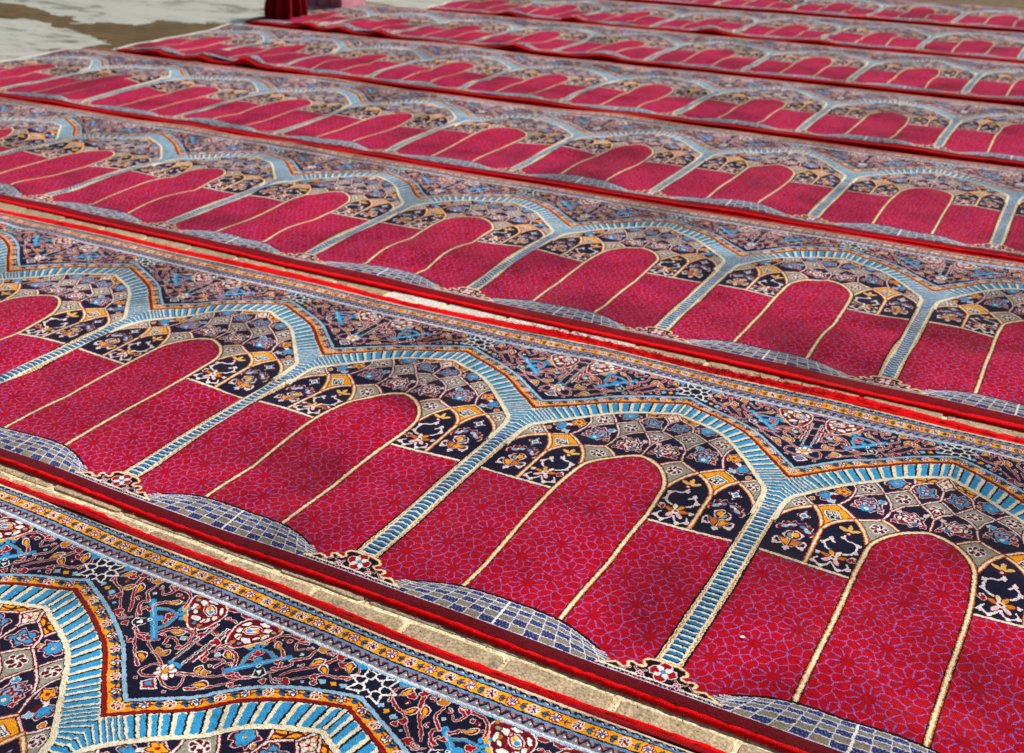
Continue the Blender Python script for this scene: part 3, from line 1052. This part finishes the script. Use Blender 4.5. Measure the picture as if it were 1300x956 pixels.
M_WATER, nt, b = mat("puddle_water", None, .06)
wg = node(nt, "ShaderNodeNewGeometry")
wmap = node(nt, "ShaderNodeMapping")
wmap.inputs["Scale"].default_value = (.55, 1.6, 1)
wmap.inputs["Rotation"].default_value = (0, 0, .45)
nt.links.new(wg.outputs["Position"], wmap.inputs[0])
wz = node(nt, "ShaderNodeTexNoise", Scale=2.6, Detail=7.0, Roughness=.62)
nt.links.new(wmap.outputs[0], wz.inputs["Vector"])
wz2 = node(nt, "ShaderNodeTexNoise", Scale=11.0, Detail=5.0, Roughness=.7)
nt.links.new(wmap.outputs[0], wz2.inputs["Vector"])
wsum = node(nt, "ShaderNodeMath", operation='MULTIPLY_ADD')
nt.links.new(wz2.outputs[0], wsum.inputs[0])
wsum.inputs[1].default_value = .42
wsub = node(nt, "ShaderNodeMath", operation='SUBTRACT')
nt.links.new(wz.outputs[0], wsub.inputs[0])
wsub.inputs[1].default_value = .20
nt.links.new(wsub.outputs[0], wsum.inputs[2])
nt.links.new(ramp(nt, wsum.outputs[0], [(.33, lin('5d4d30')), (.41, lin('857a5c')), (.46, lin('b0ab98')), (.60, lin('bfbbac')), (.75, lin('a9a38f'))]), b.inputs["Base Color"])  # pale stops paint the sky's reflection into the water; brown stops are dirt
b.inputs["IOR"].default_value = 1.5
b.inputs["Specular IOR Level"].default_value = .9
wv = node(nt, "ShaderNodeTexNoise", Scale=9.0, Detail=3.0)
g2 = node(nt, "ShaderNodeNewGeometry")
nt.links.new(g2.outputs["Position"], wv.inputs["Vector"])
bp = node(nt, "ShaderNodeBump", Strength=.12, Distance=.004)
nt.links.new(wv.outputs[0], bp.inputs["Height"])
nt.links.new(bp.outputs[0], b.inputs["Normal"])

# ------------------------------------------------------------------ object helpers
C = sc.collection


def mesh_obj(name, verts, faces, material, parent=None, uvs=None, normals=None, smooth=True):
    me = bpy.data.meshes.new(name)
    me.from_pydata([tuple(v) for v in verts], [], [tuple(f) for f in faces])
    me.materials.append(material)
    if smooth:
        me.polygons.foreach_set("use_smooth", [True] * len(me.polygons))
    if uvs is not None:
        lay = me.uv_layers.new(name="UVMap")
        idx = np.empty(len(me.loops), np.int32)
        me.loops.foreach_get("vertex_index", idx)
        lay.data.foreach_set("uv", np.asarray(uvs, np.float32)[idx].ravel())
    if normals is not None:
        me.normals_split_custom_set_from_vertices([tuple(n) for n in normals])
    o = bpy.data.objects.new(name, me)
    C.objects.link(o)
    if parent is not None:
        o.parent = parent
    return o


def empty(name, loc=(0, 0, 0)):
    o = bpy.data.objects.new(name, None)
    o.empty_display_size = .1
    C.objects.link(o)
    o.location = loc
    return o


def tag(o, label, cat, group=None):
    o["label"], o["category"] = label, cat
    if group:
        o["group"] = group


# ------------------------------------------------------------------ ground, pavement bricks, puddles
g = mesh_obj("ground", [(-120, -40, -.012), (120, -40, -.012), (120, 160, -.012), (-120, 160, -.012)], [(0, 1, 2, 3)], M_FLOOR, smooth=False)
g["kind"] = "structure"
CU, CVV = .3255 * P, .1635 * P
PA = .013
prng = random.Random(11)


def brick_mesh(kind):
    """a worn brick with rounded, slightly chipped edges"""
    w, h = CU / 2 - .0042, CVV / 2 - .0035
    lv = [(-.013, 0.0), (-.0022, .0004), (-.0006, .0016), (.0, .0045)]
    out = []
    rad = .010
    for qx, qy, a0 in ((1, 1, 0), (-1, 1, 90), (-1, -1, 180), (1, -1, 270)):
        if qx * qy > 0:
            out.append((qx * w, 0, qx, 0))
        else:
            out.append((0, -qx * h, 0, -qx))
            out.append((-qx * -.5 * w, qy * h, 0, qy))
        for k in range(4):
            a = math.radians(a0 + 30 * k)
            out.append((qx * (w - rad) + rad * math.cos(a), qy * (h - rad) + rad * math.sin(a), math.cos(a), math.sin(a)))
    out = sorted(out, key=lambda p: math.atan2(p[1] / h, p[0] / w))
    n_ = len(out)
    chip = [prng.uniform(-.0022, .0008) for _ in range(n_)]
    vs, fs = [], []
    for z, inn in lv:
        for (x, y, nx, ny), c_ in zip(out, chip):
            vs.append((x + nx * (c_ - inn), y + ny * (c_ - inn), z + prng.uniform(-.0003, .0003)))
    for q in range(len(lv) - 1):
        for i in range(n_):
            fs.append((q * n_ + i, q * n_ + (i + 1) % n_, (q + 1) * n_ + (i + 1) % n_, (q + 1) * n_ + i))
    top = (len(lv) - 1) * n_
    vs.append((0, 0, .0003))
    for i in range(n_):
        fs.append((top + i, top + (i + 1) % n_, len(lv) * n_))
    me = bpy.data.meshes.new("brick")
    me.from_pydata(vs, [], fs)
    me.materials.append(kind)
    return me


B_TAN = [brick_mesh(M_BRICK) for _ in range(6)]
B_PALE = [brick_mesh(M_PALE) for _ in range(3)]


def strip(name, y_lo, y_hi, x_lo, x_hi, pale=None):
    """mortar bed of a paved strip and its bricks, one by one"""
    bed = mesh_obj(name, [(x_lo * P, y_lo * P, -.0042), (x_hi * P, y_lo * P, -.0042), (x_hi * P, y_hi * P, -.0042), (x_lo * P, y_hi * P, -.0042)], [(0, 1, 2, 3)], M_MORTAR, smooth=False)
    bed["kind"] = "structure"
    for j in range(-2, 60):
        for i in range(-60, 20):
            ux = (-2.939 + .3255 * (i + .5 + (.5 if j % 2 else 0)))
            vy = (2.122 if j < 8 else 2.090) + .1635 * (j + .5)
            if j < 8:
                vy += .013 * (ux + 1.6)
            if not (x_lo + .17 < ux < x_hi - .17 and y_lo + .05 < vy < y_hi - .05):
                continue
            me = prng.choice(B_PALE if pale and pale(ux, vy) else B_TAN)
            o = bpy.data.objects.new("brick", me)
            C.objects.link(o)
            o.parent = bed
            o.location = (ux * P, vy * P, prng.uniform(-.0022, .0008))
            o.rotation_euler = (prng.uniform(-.006, .006), prng.uniform(-.004, .004), (PA if j < 8 else 0) + math.pi * prng.randint(0, 1) + prng.uniform(-.012, .012))
    return bed


strip("pavement", 1.84, 2.35, -4.9, .9)
strip("pavement", 3.93, 4.42, -7.3, 1.0, lambda x, y: -3.05 < x < -1.62)


def puddle(pts, z, seed=0):
    r = random.Random(seed)
    p = np.asarray(pts, float)
    q = spline(p, 10, True)
    n_ = len(q)
    jag = np.array([[r.gauss(0, .05), r.gauss(0, .03)] for _ in range(n_)])
    q = q + jag
    cen = q.mean(0)
    vs = [(x * P, y * P, z) for x, y in q]
    tri = delaunay_2d_cdt([Vector(v[:2]) for v in vs], [], [list(range(n_))], 1, 1e-6)
    o = mesh_obj("puddle", [(v.x, v.y, z) for v in tri[0]], [tuple(f) for f in tri[2]], M_WATER, smooth=False)
    o["kind"] = "structure"
    return o

for i, pts in enumerate((
        [(-12.6, 8.6), (-11.7, 9.25), (-10.8, 9.0), (-10.4, 8.92), (-9.72, 8.66), (-9.55, 8.45), (-9.75, 8.0), (-9.36, 7.6), (-9.33, 7.2), (-9.6, 6.7), (-11.5, 6.6), (-13.5, 7.2)],
        [(-14.5, 10.6), (-12.3, 9.92), (-11.65, 9.66), (-11.3, 9.68), (-10.85, 9.3), (-10.7, 9.55), (-10.2, 9.64), (-10.25, 10.02), (-9.8, 10.0), (-9.5, 10.2), (-8.95, 10.42), (-8.9, 11.3), (-9.6, 12.2), (-11.0, 13.4), (-14.5, 13.6)],
        [(-9.6, 8.24), (-9.42, 8.27), (-9.24, 8.2), (-9.3, 8.13), (-9.5, 8.15)],
        [(-9.3, 12.45), (-8.84, 12.33), (-8.5, 12.38), (-8.0, 12.45), (-7.9, 13.0), (-8.6, 13.9), (-9.9, 13.4)],
        [(-9.2, 8.28), (-8.5, 8.14), (-7.5, 8.12), (-7.5, 8.24), (-8.4, 8.32), (-9.1, 8.42)],
        [(-15.5, 14.2), (-12.5, 13.9), (-10.5, 14.1), (-9.0, 14.4), (-8.6, 15.5), (-10.5, 16.5), (-15, 16.5)])):
    puddle(pts, -.0113 + .0002 * i, i)


# ------------------------------------------------------------------ carpet geometry
ROWS = [  # name, v0, column phase, left end, right end, seed
    ("front", .298, -1.900, -5.900, 1.100, 1),
    ("A", 2.303, -3.745, -7.745, 1.255, 2),
    ("B", 4.386, -4.598, -8.598, 1.402, 3),
    ("C", 6.365, -4.432, -9.432, 1.568, 4),
    ("D", 8.411, -5.074, -9.074, .926, 5),
    ("E", 10.501, -3.189, -9.189, .811, 6),
    ("F", 12.529, -3.951, -7.951, 1.049, 7),
    ("G", 14.686, -3.925, -7.925, 1.075, 8),
]


class Wave:
    def __init__(self, seed, row):
        r = np.random.default_rng(seed * 77 + 5)
        n_ = 26
        lam = r.uniform(.34, 1.3, n_)
        th = r.uniform(0, 2 * math.pi, n_)
        self.k = 2 * math.pi / lam
        self.kx, self.ky = self.k * np.cos(th), self.k * np.sin(th)
        self.a = .0068 * (lam / .7) ** 1.1 * r.uniform(.3, 1, n_)
        self.ph = r.uniform(0, 6.28, n_)
        self.row = row
        self.bumps = []
        for rw, bu, bv, su, sv, am in (
                ("front", -2.68, 1.74, .16, .22, .016), ("front", -.6, 1.70, .25, .25, .012),
                ("A", -1.9, 1.78, .55, .11, .026), ("A", -.7, 1.79, .45, .10, .030), ("A", .4, 1.78, .4, .1, .022), ("A", -3.6, 1.78, .5, .1, .016), ("A", -5.0, 1.78, .4, .1, .014), ("A", -3.2, .9, .18, .7, .016),
                ("B", -7.0, .6, .2, .5, .025), ("B", -5.0, 1.72, .3, .1, .02), ("B", -6.1, 1.72, .25, .1, .02),
                ("C", -7.6, .65, .22, .55, .055), ("C", -6.2, 1.7, .3, .14, .03), ("C", -3.4, 1.72, .4, .12, .025),
                ("D", -7.4, -.05, .13, .3, .065), ("D", -7.95, 0, .11, .25, .045), ("D", -8.55, -.1, .15, .22, .035), ("D", -6.3, 1.7, .4, .15, .03),
                ("E", -8.3, -.05, .12, .3, .05), ("E", -7.85, .1, .14, .35, .06), ("E", -7.3, -.1, .1, .25, .045), ("E", -5.6, -.1, .15, .25, .05), ("E", -4.6, .1, .2, .4, .045),
                ("F", -6.8, 0, .14, .35, .05), ("F", -5.9, -.1, .12, .3, .05), ("F", -4.2, 0, .18, .4, .05), ("F", -3.0, .1, .2, .4, .04)):
            if rw == row:
                self.bumps.append((bu, bv, su, sv, am))
        self.wl = r.uniform(0, 6.28, 4)

    def z(self, u, v):
        """height in metres of the pile above the carpet's resting plane (u world, v from the column foot)"""
        s_ = np.zeros_like(u)
        for a, kx, ky, ph in zip(self.a, self.kx, self.ky, self.ph):
            s_ = s_ + a * np.sin(kx * u + ky * v + ph)
        s_ = (np.abs(s_ + .004) ** 1.0) * .55 + .0 * u
        edge = np.clip(np.minimum(v + .19, 1.76 - v) / .22, 0, 1)
        s_ = s_ * ((.06 if self.row in ('front', 'A', 'B') else .22) + (.94 if self.row in ('front', 'A', 'B') else .78) * edge)
        for bu, bv, su, sv, am in self.bumps:
            s_ = s_ + am * np.exp(-((u - bu) / su) ** 2 - ((v - bv) / sv) ** 2)
        return s_ * P

    def warp(self, u, v):
        w = self.wl
        du = .005 * np.sin(2.9 * v + w[0] + 1.3 * u) + .003 * np.sin(7.1 * v + w[1] - 2.1 * u)
        dv = .006 * np.sin(1.7 * u + w[2]) + .004 * np.sin(4.3 * u + w[3])
        return du, dv


def half_cdt():
    """constrained triangulation of the half niche; returns points, triangles, region name per triangle"""
    lines = []
    def add(pl, closed=False):
        p = [tuple(x) for x in np.asarray(pl)]
        if closed:
            p.append(p[0])
        lines.append(p)
    thin = lambda pl, n_: resample(pl, n_)
    vt, vb = V_TOP, V_HEM
    add([(0, vb), (.5, vb), (.5, vt), (0, vt)], True)
    add(thin(arch_c, 26))
    I2 = thin(I_path, 44)
    I2[-1] = (.5, 1.334)
    add(I2)
    O2 = thin(O_path, 16)
    add(O2)
    U2 = thin(OUT_path, 16)
    add(U2)
    add([(0, V_BORD), (.5, V_BORD)])
    add([(.040, .625), (.187, .619), (.334, .611)])
    add(thin(lcell, 8)); add(thin(lcell_r, 8)); add(thin(rcell_l, 6)); add(thin(rcell_r, 8))
    add([(.187, .83), (.187, .619)])
    add(thin(n2b, 4)); add(thin(dia_r, 4))
    mt = thin(mos_top, 12)
    mt = np.vstack([[(.17, vb)], mt])
    add(mt)
    ft = np.array([(0, -.012), (.040, -.012), (.062, -.030), (.094, -.052), (.13, -.072), (.168, -.092), (.17, vb)])
    add(ft)
    pts, edges, ix = [], [], {}
    def pid(p):
        k = (round(p[0], 4), round(p[1], 4))
        if k not in ix:
            ix[k] = len(pts)
            pts.append(Vector(k))
        return ix[k]
    for p in lines:
        ids = [pid(q) for q in p]
        edges += [(a, b) for a, b in zip(ids, ids[1:]) if a != b]
    r = random.Random(2)
    for i in range(1, 10):
        for j in range(1, 37):
            pid((.05 * i + r.uniform(-.006, .006), vb + (vt - vb) * j / 37 + (.012 if i % 2 else -.012)))
    V, E, Fc, *_ = delaunay_2d_cdt(pts, edges, [], 0, 1e-5)
    V = np.array([(v.x, v.y) for v in V])
    poly = {
        "column_foot": np.vstack([ft, [(0, vb)]]),
        "column": np.vstack([[(0, -.012)], I2[I2[:, 1] < .968], [(.046, .97), (0, 1.094)]]),
        "mosaic_step": np.vstack([mt, [(.5, vb)]]),
        "flower_border": np.array([(0, V_BORD), (.5, V_BORD), (.5, vt), (0, vt)]),
        "spandrel": np.vstack([U2, [(.5, V_BORD), (0, V_BORD)]]),
        "arch_border": np.vstack([O2, U2[::-1]]),
        "navy_cell_outer": np.vstack([[(.187, .619)], [(.040, .625)], lcell, lcell_r]),
        "navy_cell_inner": np.vstack([[(.187, .83)], [(.187, .619)], [(.334, .611)], rcell_r[::-1], rcell_l[::-1]]),
        "orange_cell": np.vstack([rcell_l, dia_r[::-1], n2b[::-1], lcell_r]),
    }
    def inside(p, q):
        c = False
        n_ = len(q)
        for i in range(n_):
            ax, ay = q[i]
            bx, by = q[(i + 1) % n_]
            if (ay > p[1]) != (by > p[1]) and p[0] < ax + (p[1] - ay) * (bx - ax) / (by - ay):
                c = not c
        return c
    I_in = np.vstack([I2, [(.5, 0)]])
    panel = np.vstack([arch_c, [(.5, 0)]])
    reg, tris = [], []
    for f in Fc:
        f = list(f)
        if len(f) != 3:
            continue
        c = V[f].mean(0)
        a = np.cross(V[f[1]] - V[f[0]], V[f[2]] - V[f[0]])
        if abs(a) < 1e-9:
            continue
        if a < 0:
            f = f[::-1]
        name = None
        for k in ("flower_border", "column_foot", "mosaic_step", "spandrel", "arch_border"):
            if inside(c, poly[k]):
                name = k
                break
        if name is None:
            iu_ = np.interp(c[1], I2[:, 1], I2[:, 0])
            if c[1] > -.012 and c[0] < iu_ and c[1] < 1.44:
                name = "column" if c[1] < .90 + c[0] * 0 and c[0] < .045 else "arch_band"
            else:
                for k in ("navy_cell_outer", "navy_cell_inner", "orange_cell"):
                    if inside(c, poly[k]):
                        name = k
                        break
        if name is None:
            au = np.interp(c[1], arch_c[:, 1], arch_c[:, 0]) if c[1] < .962 else 9
            if c[0] > au or c[1] < 0 and c[0] > .338:
                name = "central_panel"
            elif c[1] < .62:
                name = "side_panel"
            else:
                name = "vault"
        reg.append(name)
        tris.append(f)
    return V, np.array(tris), np.array(reg)


HV, HT, HR = half_cdt()


def build_patch(name, mat_, parent, W, v0, pieces):
    """pieces: list of (u of the column axis, mirror sign, triangle indices); joined into one mesh"""
    vs, fs, uvs, base = [], [], [], 0
    for uc, sg, tri in pieces:
        used, inv = np.unique(tri.ravel(), return_inverse=True)
        p = HV[used]
        u = uc + sg * p[:, 0]
        vs.append(np.stack([u, p[:, 1]], 1))
        t = inv.reshape(-1, 3) + base
        fs.append(t if sg > 0 else t[:, ::-1])
        uvs.append(np.stack([p[:, 0] if sg > 0 else 1 - p[:, 0], (p[:, 1] - VLO) / (VHI - VLO)], 1))
        base += len(used)
    p = np.vstack(vs)
    z, nrm, xy = surf(W, v0, p[:, 0], p[:, 1])
    return mesh_obj(name, np.column_stack([xy, z]), np.vstack(fs), mat_, parent, np.vstack(uvs), nrm)


def surf(W, v0, u, v):
    e = .004
    z = W.z(u, v)
    zx = (W.z(u + e, v) - W.z(u - e, v)) / (2 * e * P)
    zy = (W.z(u, v + e) - W.z(u, v - e)) / (2 * e * P)
    n_ = np.stack([-zx, -zy, np.ones_like(zx)], 1)
    n_ /= np.linalg.norm(n_, axis=1)[:, None]
    du, dv = W.warp(u, v)
    return z + ZC, n_, np.stack([(u + du) * P, (v + dv + v0) * P], 1)


def sweep(name, material, parent, W, v0, ua, ub, prof, rag=None, ribs=True):
    """a strip that runs the length of the carpet: profile points (v, height above the pile plane in m)"""
    n_ = max(8, int((ub - ua) / .02))
    us = np.linspace(ua, ub, n_)
    m_ = len(prof)
    vs = np.empty((n_, m_, 3))
    rr_ = np.random.default_rng(int(abs(v0) * 1000) + m_)
    for j, (pv, pz) in enumerate(prof):
        vv = np.full(n_, pv)
        z = W.z(us, vv)
        du, dv = W.warp(us, vv)
        jit = rr_.normal(0, rag, (n_, 2)) if rag else np.zeros((n_, 2))
        vs[:, j, 0] = (us + du) * P
        vs[:, j, 1] = (vv + dv + v0) * P + jit[:, 0] * P
        vs[:, j, 2] = z * (1 if pz > -.0085 else .55) + ZC + pz + jit[:, 1] * P * .4
    f = []
    for i in range(n_ - 1):
        for j in range(m_ - 1):
            f.append((i * m_ + j, (i + 1) * m_ + j, (i + 1) * m_ + j + 1, i * m_ + j + 1))
    uv_ = np.zeros((n_ * m_, 2))
    return mesh_obj(name, vs.reshape(-1, 3), f, material, parent, uv_)


R_ = lambda *names: HT[np.isin(HR, names)]
CARPETS = {}


def make_carpet(row, v0, phase, ua, ub, seed, label):
    W = Wave(seed, row)
    root = empty("prayer_carpet", (0, 0, 0))
    tag(root, label, "carpet", "prayer carpets laid in parallel rows")
    n_ = int(round(ub - ua))
    front = []
    for k in range(n_):
        c0_ = ua + k
        pair = lambda nm: [(c0_, 1, R_(nm)), (c0_ + 1, -1, R_(nm))]
        niche = build_patch("prayer_niche", M_PILE, root, W, v0, pair("vault"))
        build_patch("central_panel", M_PILE, niche, W, v0, pair("central_panel"))
        build_patch("arch_band", M_PILE, niche, W, v0, pair("arch_band"))
        build_patch("arch_border", M_PILE, niche, W, v0, pair("arch_border"))
        build_patch("mosaic_step", M_PILE, niche, W, v0, pair("mosaic_step"))
        for nm, out in (("side_panel", "side_panel"), ("navy_cell_outer", "navy_cell"), ("navy_cell_inner", "navy_cell"), ("orange_cell", "orange_cell"), ("spandrel", "spandrel")):
            for pc in pair(nm):
                build_patch(out, M_PILE, niche, W, v0, [pc])
        for nm in ("column", "column_foot"):
            pcs = [(c0_, 1, R_(nm))] + ([(c0_, -1, R_(nm))] if k else [])
            build_patch(nm, M_PILE, niche, W, v0, pcs)
        front += pair("flower_border")
    nm = "column"
    niche_last = niche
    build_patch("column", M_PILE, niche_last, W, v0, [(ub, -1, R_("column"))])
    build_patch("column_foot", M_PILE, niche_last, W, v0, [(ub, -1, R_("column_foot"))])
    build_patch("flower_border", M_PILE, root, W, v0, front)
    # hems and rolled edge bindings
    bw = {"front": 0, "A": 0, "B": .022}.get(row, .012)          # the far rows' near edges curl up a little more
    e0, e1 = -.144 - bw, -.160 - bw * 1.7
    lf = 0.0
    sweep("hem", M_HEMD if row in ("front", "A") else M_HEMB, root, W, v0, ua, ub, [(e0 - .002, lf - .0008), (e0 + .012, lf + .0010), (e0 + .025, lf * .5 + .0008), (V_HEM, .0)])
    sweep("edge_binding", M_BIND, root, W, v0, ua, ub, [(e0 - .006, -.0125), (e1 + .006, -.0125), (e1, lf - .0075), (e1 + .0005, lf - .0022), (e1 + .003, lf - .0004), (e1 + .008, lf + .0002), (e0 - .005, lf + .0002), (e0 - .002, lf - .0008)], .0016)
    tw = .022 if row == "A" else 0
    sweep("hem", M_BIND if row == "A" else M_HEMR, root, W, v0, ua, ub, [(V_TOP, .0), (1.730, .0012), (1.738, .0008), (1.744, -.0006)], .0012 if row == "A" else None)
    sweep("edge_binding", M_BIND, root, W, v0, ua, ub, [(1.744, -.0006), (1.747, .0004), (1.752 + tw * .5, .0010), (1.757 + tw, .0002), (1.760 + tw, -.003), (1.760 + tw, -.008), (1.756 + tw, -.0125), (1.744, -.0125)], .0026 if row == "A" else .0015)
    # cream selvage and short fringe at the left end
    vs, fs = [], []
    m_ = 90
    vv = np.linspace(-.15, 1.745, m_)
    uu = np.full(m_, ua)
    z, _, xy = surf(W, v0, uu, vv)
    rr_ = random.Random(seed)
    for j in range(m_):
        x, y = xy[j]
        vs += [(x, y, z[j] + .0008), (x - .026, y, z[j] + .001), (x - .031, y, z[j] - .004), (x - (.058 if j % 2 else .046) - rr_.uniform(0, .008), y + rr_.uniform(-.004, .004), -.0005 + rr_.uniform(0, .003))]
    for j in range(m_ - 1):
        for q in range(3):
            a = j * 4 + q
            fs.append((a, a + 4, a + 5, a + 1))
    mesh_obj("end_fringe", vs, fs, M_FRINGE, root)
    CARPETS[row] = (W, v0, root)
    return root


LABELS = {
    "front": "nearest carpet, cut by the front left corner, only its flower border and arch tops showing",
    "A": "large carpet in the foreground with a frayed red far edge beside the brick strip",
    "B": "carpet just beyond the pale stones, second of the fully visible rows from the front",
    "C": "carpet in the third full row, running to the left end beside the puddles",
    "D": "carpet in the fourth full row with its white fringed end on the wet floor",
    "E": "carpet in the fifth full row with buckled edge, ending under the dark red folded cloth",
    "F": "carpet in the second row from the back, shorter at its left end",
    "G": "farthest carpet at the very back beside the bare brown floor",
}
for row, v0, ph, ua, ub, sd_ in ROWS:
    make_carpet(row, v0, ph, ua, ub, sd_, LABELS[row])

# frayed red threads along the far edge of the foreground carpet
W, v0, rootA = CARPETS["A"]
fr_ = random.Random(21)
vs, fs = [], []
for i in range(520):
    u = fr_.triangular(-2.4, -.55, -1.25) if i < 420 else fr_.uniform(-4.5, .9)
    x, y = u * P, (fr_.uniform(1.735, 1.786) + v0) * P
    z = float(W.z(np.array([u]), np.array([1.76]))[0]) + ZC + .0015
    a, ln, hh = fr_.uniform(0, 2 * math.pi), fr_.uniform(.006, .020), fr_.uniform(.002, .0075)
    kx, ky = math.cos(a), math.sin(a)
    bend = fr_.uniform(-.008, .008)
    w = fr_.uniform(.0004, .0009)
    b0 = len(vs)
    for q in range(5):
        t = q / 4
        h = hh * math.sin(math.pi * min(t * 1.15, 1))
        px_, py_ = x + kx * ln * (t - .5) - ky * bend * math.sin(t * 3.1), y + ky * ln * (t - .5) + kx * bend * math.sin(t * 3.1)
        vs += [(px_ - ky * w, py_ + kx * w, z + h), (px_ + ky * w, py_ - kx * w, z + h), (px_, py_, z + h + w * 1.6)]
    for q in range(4):
        for e in range(3):
            c0_, c1_ = b0 + q * 3 + e, b0 + q * 3 + (e + 1) % 3
            fs.append((c0_, c1_, c1_ + 3, c0_ + 3))
th = mesh_obj("frayed_threads", vs, fs, M_THREAD, rootA)
th["kind"] = "stuff"

# ------------------------------------------------------------------ folded cloths standing at the end of the far rows
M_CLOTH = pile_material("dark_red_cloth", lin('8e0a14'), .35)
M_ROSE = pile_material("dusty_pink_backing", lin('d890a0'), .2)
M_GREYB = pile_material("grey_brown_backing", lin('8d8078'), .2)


def bundle(name, cx_, cy_, rx, ry, ang, h, mat_, folds, depth, seed, lean=(0, 0), parent=None):
    """upright gathered cloth: deep vertical folds that open downwards, with a rounded rumpled top"""
    r = random.Random(seed)
    n_, m_ = 120, 22
    ph = [r.uniform(0, 6.28) for _ in range(4)]
    vs, fs = [], []
    for j in range(m_):
        t = j / (m_ - 1)
        z = h * t
        k = 1.06 - .30 * t + .06 * math.sin(9 * t)
        if t > .8:
            k *= math.sqrt(max(0.02, 1 - ((t - .8) / .2) ** 2 * .97))
        for i in range(n_):
            a = 2 * math.pi * i / n_
            fo = 1 + depth * (math.sin(folds * a + ph[0] + .8 * t) + .55 * math.sin(folds * 1.7 * a + ph[1] - t) * math.cos(a * 2)) * (1 - .4 * t)
            x, y = rx * k * fo * math.cos(a), ry * k * fo * math.sin(a)
            x += lean[0] * t
            y += lean[1] * t
            vs.append((x * math.cos(ang) - y * math.sin(ang), x * math.sin(ang) + y * math.cos(ang), z + .006 * math.sin(5 * a + ph[2]) * t))
    for j in range(m_ - 1):
        for i in range(n_):
            fs.append((j * n_ + i, j * n_ + (i + 1) % n_, (j + 1) * n_ + (i + 1) % n_, (j + 1) * n_ + i))
    vs.append((lean[0], lean[1], h * 1.005))
    for i in range(n_):
        fs.append(((m_ - 1) * n_ + i, (m_ - 1) * n_ + (i + 1) % n_, m_ * n_))
    o = mesh_obj(name, vs, fs, mat_, parent)
    if parent is None:
        o.location = (cx_ * P, cy_ * P, 0)
    return o


o = bundle("folded_cloth", -9.06, 10.90, .125, .16, .5, .46, M_CLOTH, 11, .20, 3, (.05, -.03))
o.location.z = -.006
tag(o, "dark red cloth standing in deep folds at the corner of a far carpet", "cloth")


def folded_carpet(cx_, cy_, w, d, h, ang, n_fold, seed):
    """a carpet folded into a thick upright pack, its pink backing outwards"""
    root = empty("folded_carpet", (cx_ * P, cy_ * P, -.006))
    root.rotation_euler.z = ang
    r = random.Random(seed)
    th_ = d / n_fold
    for k in range(n_fold):
        vs, fs = [], []
        n_, m_ = 10, 26
        hh = h * (1 + r.uniform(-.04, .04))
        prof = []
        for i in range(m_):
            t = i / (m_ - 1)
            if t < .42:
                prof.append((-th_ * .46, hh * t / .42 * .94))
            elif t > .58:
                prof.append((th_ * .46, hh * (1 - t) / .42 * .94))
            else:
                a = math.pi * (t - .42) / .16
                prof.append((-th_ * .46 * math.cos(a), hh * .94 + hh * .06 * math.sin(a)))
        for i in range(n_):
            x = -w / 2 + w * i / (n_ - 1)
            for py, pz in prof:
                vs.append((x + r.uniform(-.004, .004), -d / 2 + th_ * (k + .5) + py + .006 * math.sin(x * 14 + k + pz * 9), pz + .004 * math.sin(x * 20 + k * 2)))
        for i in range(n_ - 1):
            for j in range(m_ - 1):
                fs.append((i * m_ + j, i * m_ + j + 1, (i + 1) * m_ + j + 1, (i + 1) * m_ + j))
        for i in (0, n_ - 1):
            for j in range(m_ // 2 - 1):
                q = (i * m_ + j, i * m_ + j + 1, i * m_ + m_ - 2 - j, i * m_ + m_ - 1 - j)
                fs.append(q if i else q[::-1])
        mesh_obj("fold", vs, fs, M_GREYB if k == n_fold - 1 else M_ROSE, root, smooth=False)
    return root


o = folded_carpet(-9.22, 11.98, .34, .46, .34, math.pi / 2 + .05, 4, 9)
tag(o, "folded carpet with dusty pink backing behind the dark red cloth", "folded carpet")

# a scrap of white paper lying on the foreground pile
W = CARPETS["A"][0]
u_, v_ = -.61, 2.49
zz = float(W.z(np.array([u_]), np.array([v_ - 2.303]))[0]) + ZC
q = [(-.004, -.002, .0006), (.002, -.003, .0016), (.005, .001, .0005), (.001, .003, .0024), (-.003, .002, .0012)]
q = q + [(x, y, z + .0007) for x, y, z in q]
o = mesh_obj("paper_scrap", q, [(4, 3, 2, 1, 0), (5, 6, 7, 8, 9)] + [(i, (i + 1) % 5, (i + 1) % 5 + 5, i + 5) for i in range(5)], mat("paper", lin('e8d8d4'), .8)[0], smooth=False)
o.location = (u_ * P, v_ * P, zz + .001)
tag(o, "tiny white paper scrap on the red side panel right of the nearest blue column", "paper scrap")

# loose grit and dirt gathered in the open joints between the carpets
gr_ = random.Random(8)
vs, fs = [], []
for i in range(900):
    if i < 450:
        ux, vy = gr_.uniform(-4.5, .5), gr_.uniform(2.045, 2.15)
    else:
        ux, vy = gr_.uniform(-7, .8), gr_.uniform(4.07, 4.23)
    r = gr_.choice((.0006, .0008, .0011, .0016))
    b0 = len(vs)
    a0 = gr_.uniform(0, 6)
    for k in range(4):
        vs.append((ux * P + r * math.cos(a0 + k * 1.57) * gr_.uniform(.7, 1.3), vy * P + r * math.sin(a0 + k * 1.57) * gr_.uniform(.7, 1.3), -.001))
    vs.append((ux * P, vy * P, .0008 + r))
    fs += [(b0 + k, b0 + (k + 1) % 4, b0 + 4) for k in range(4)]
o = mesh_obj("grit", vs, fs, M_BRICK, smooth=False)
o["kind"] = "stuff"
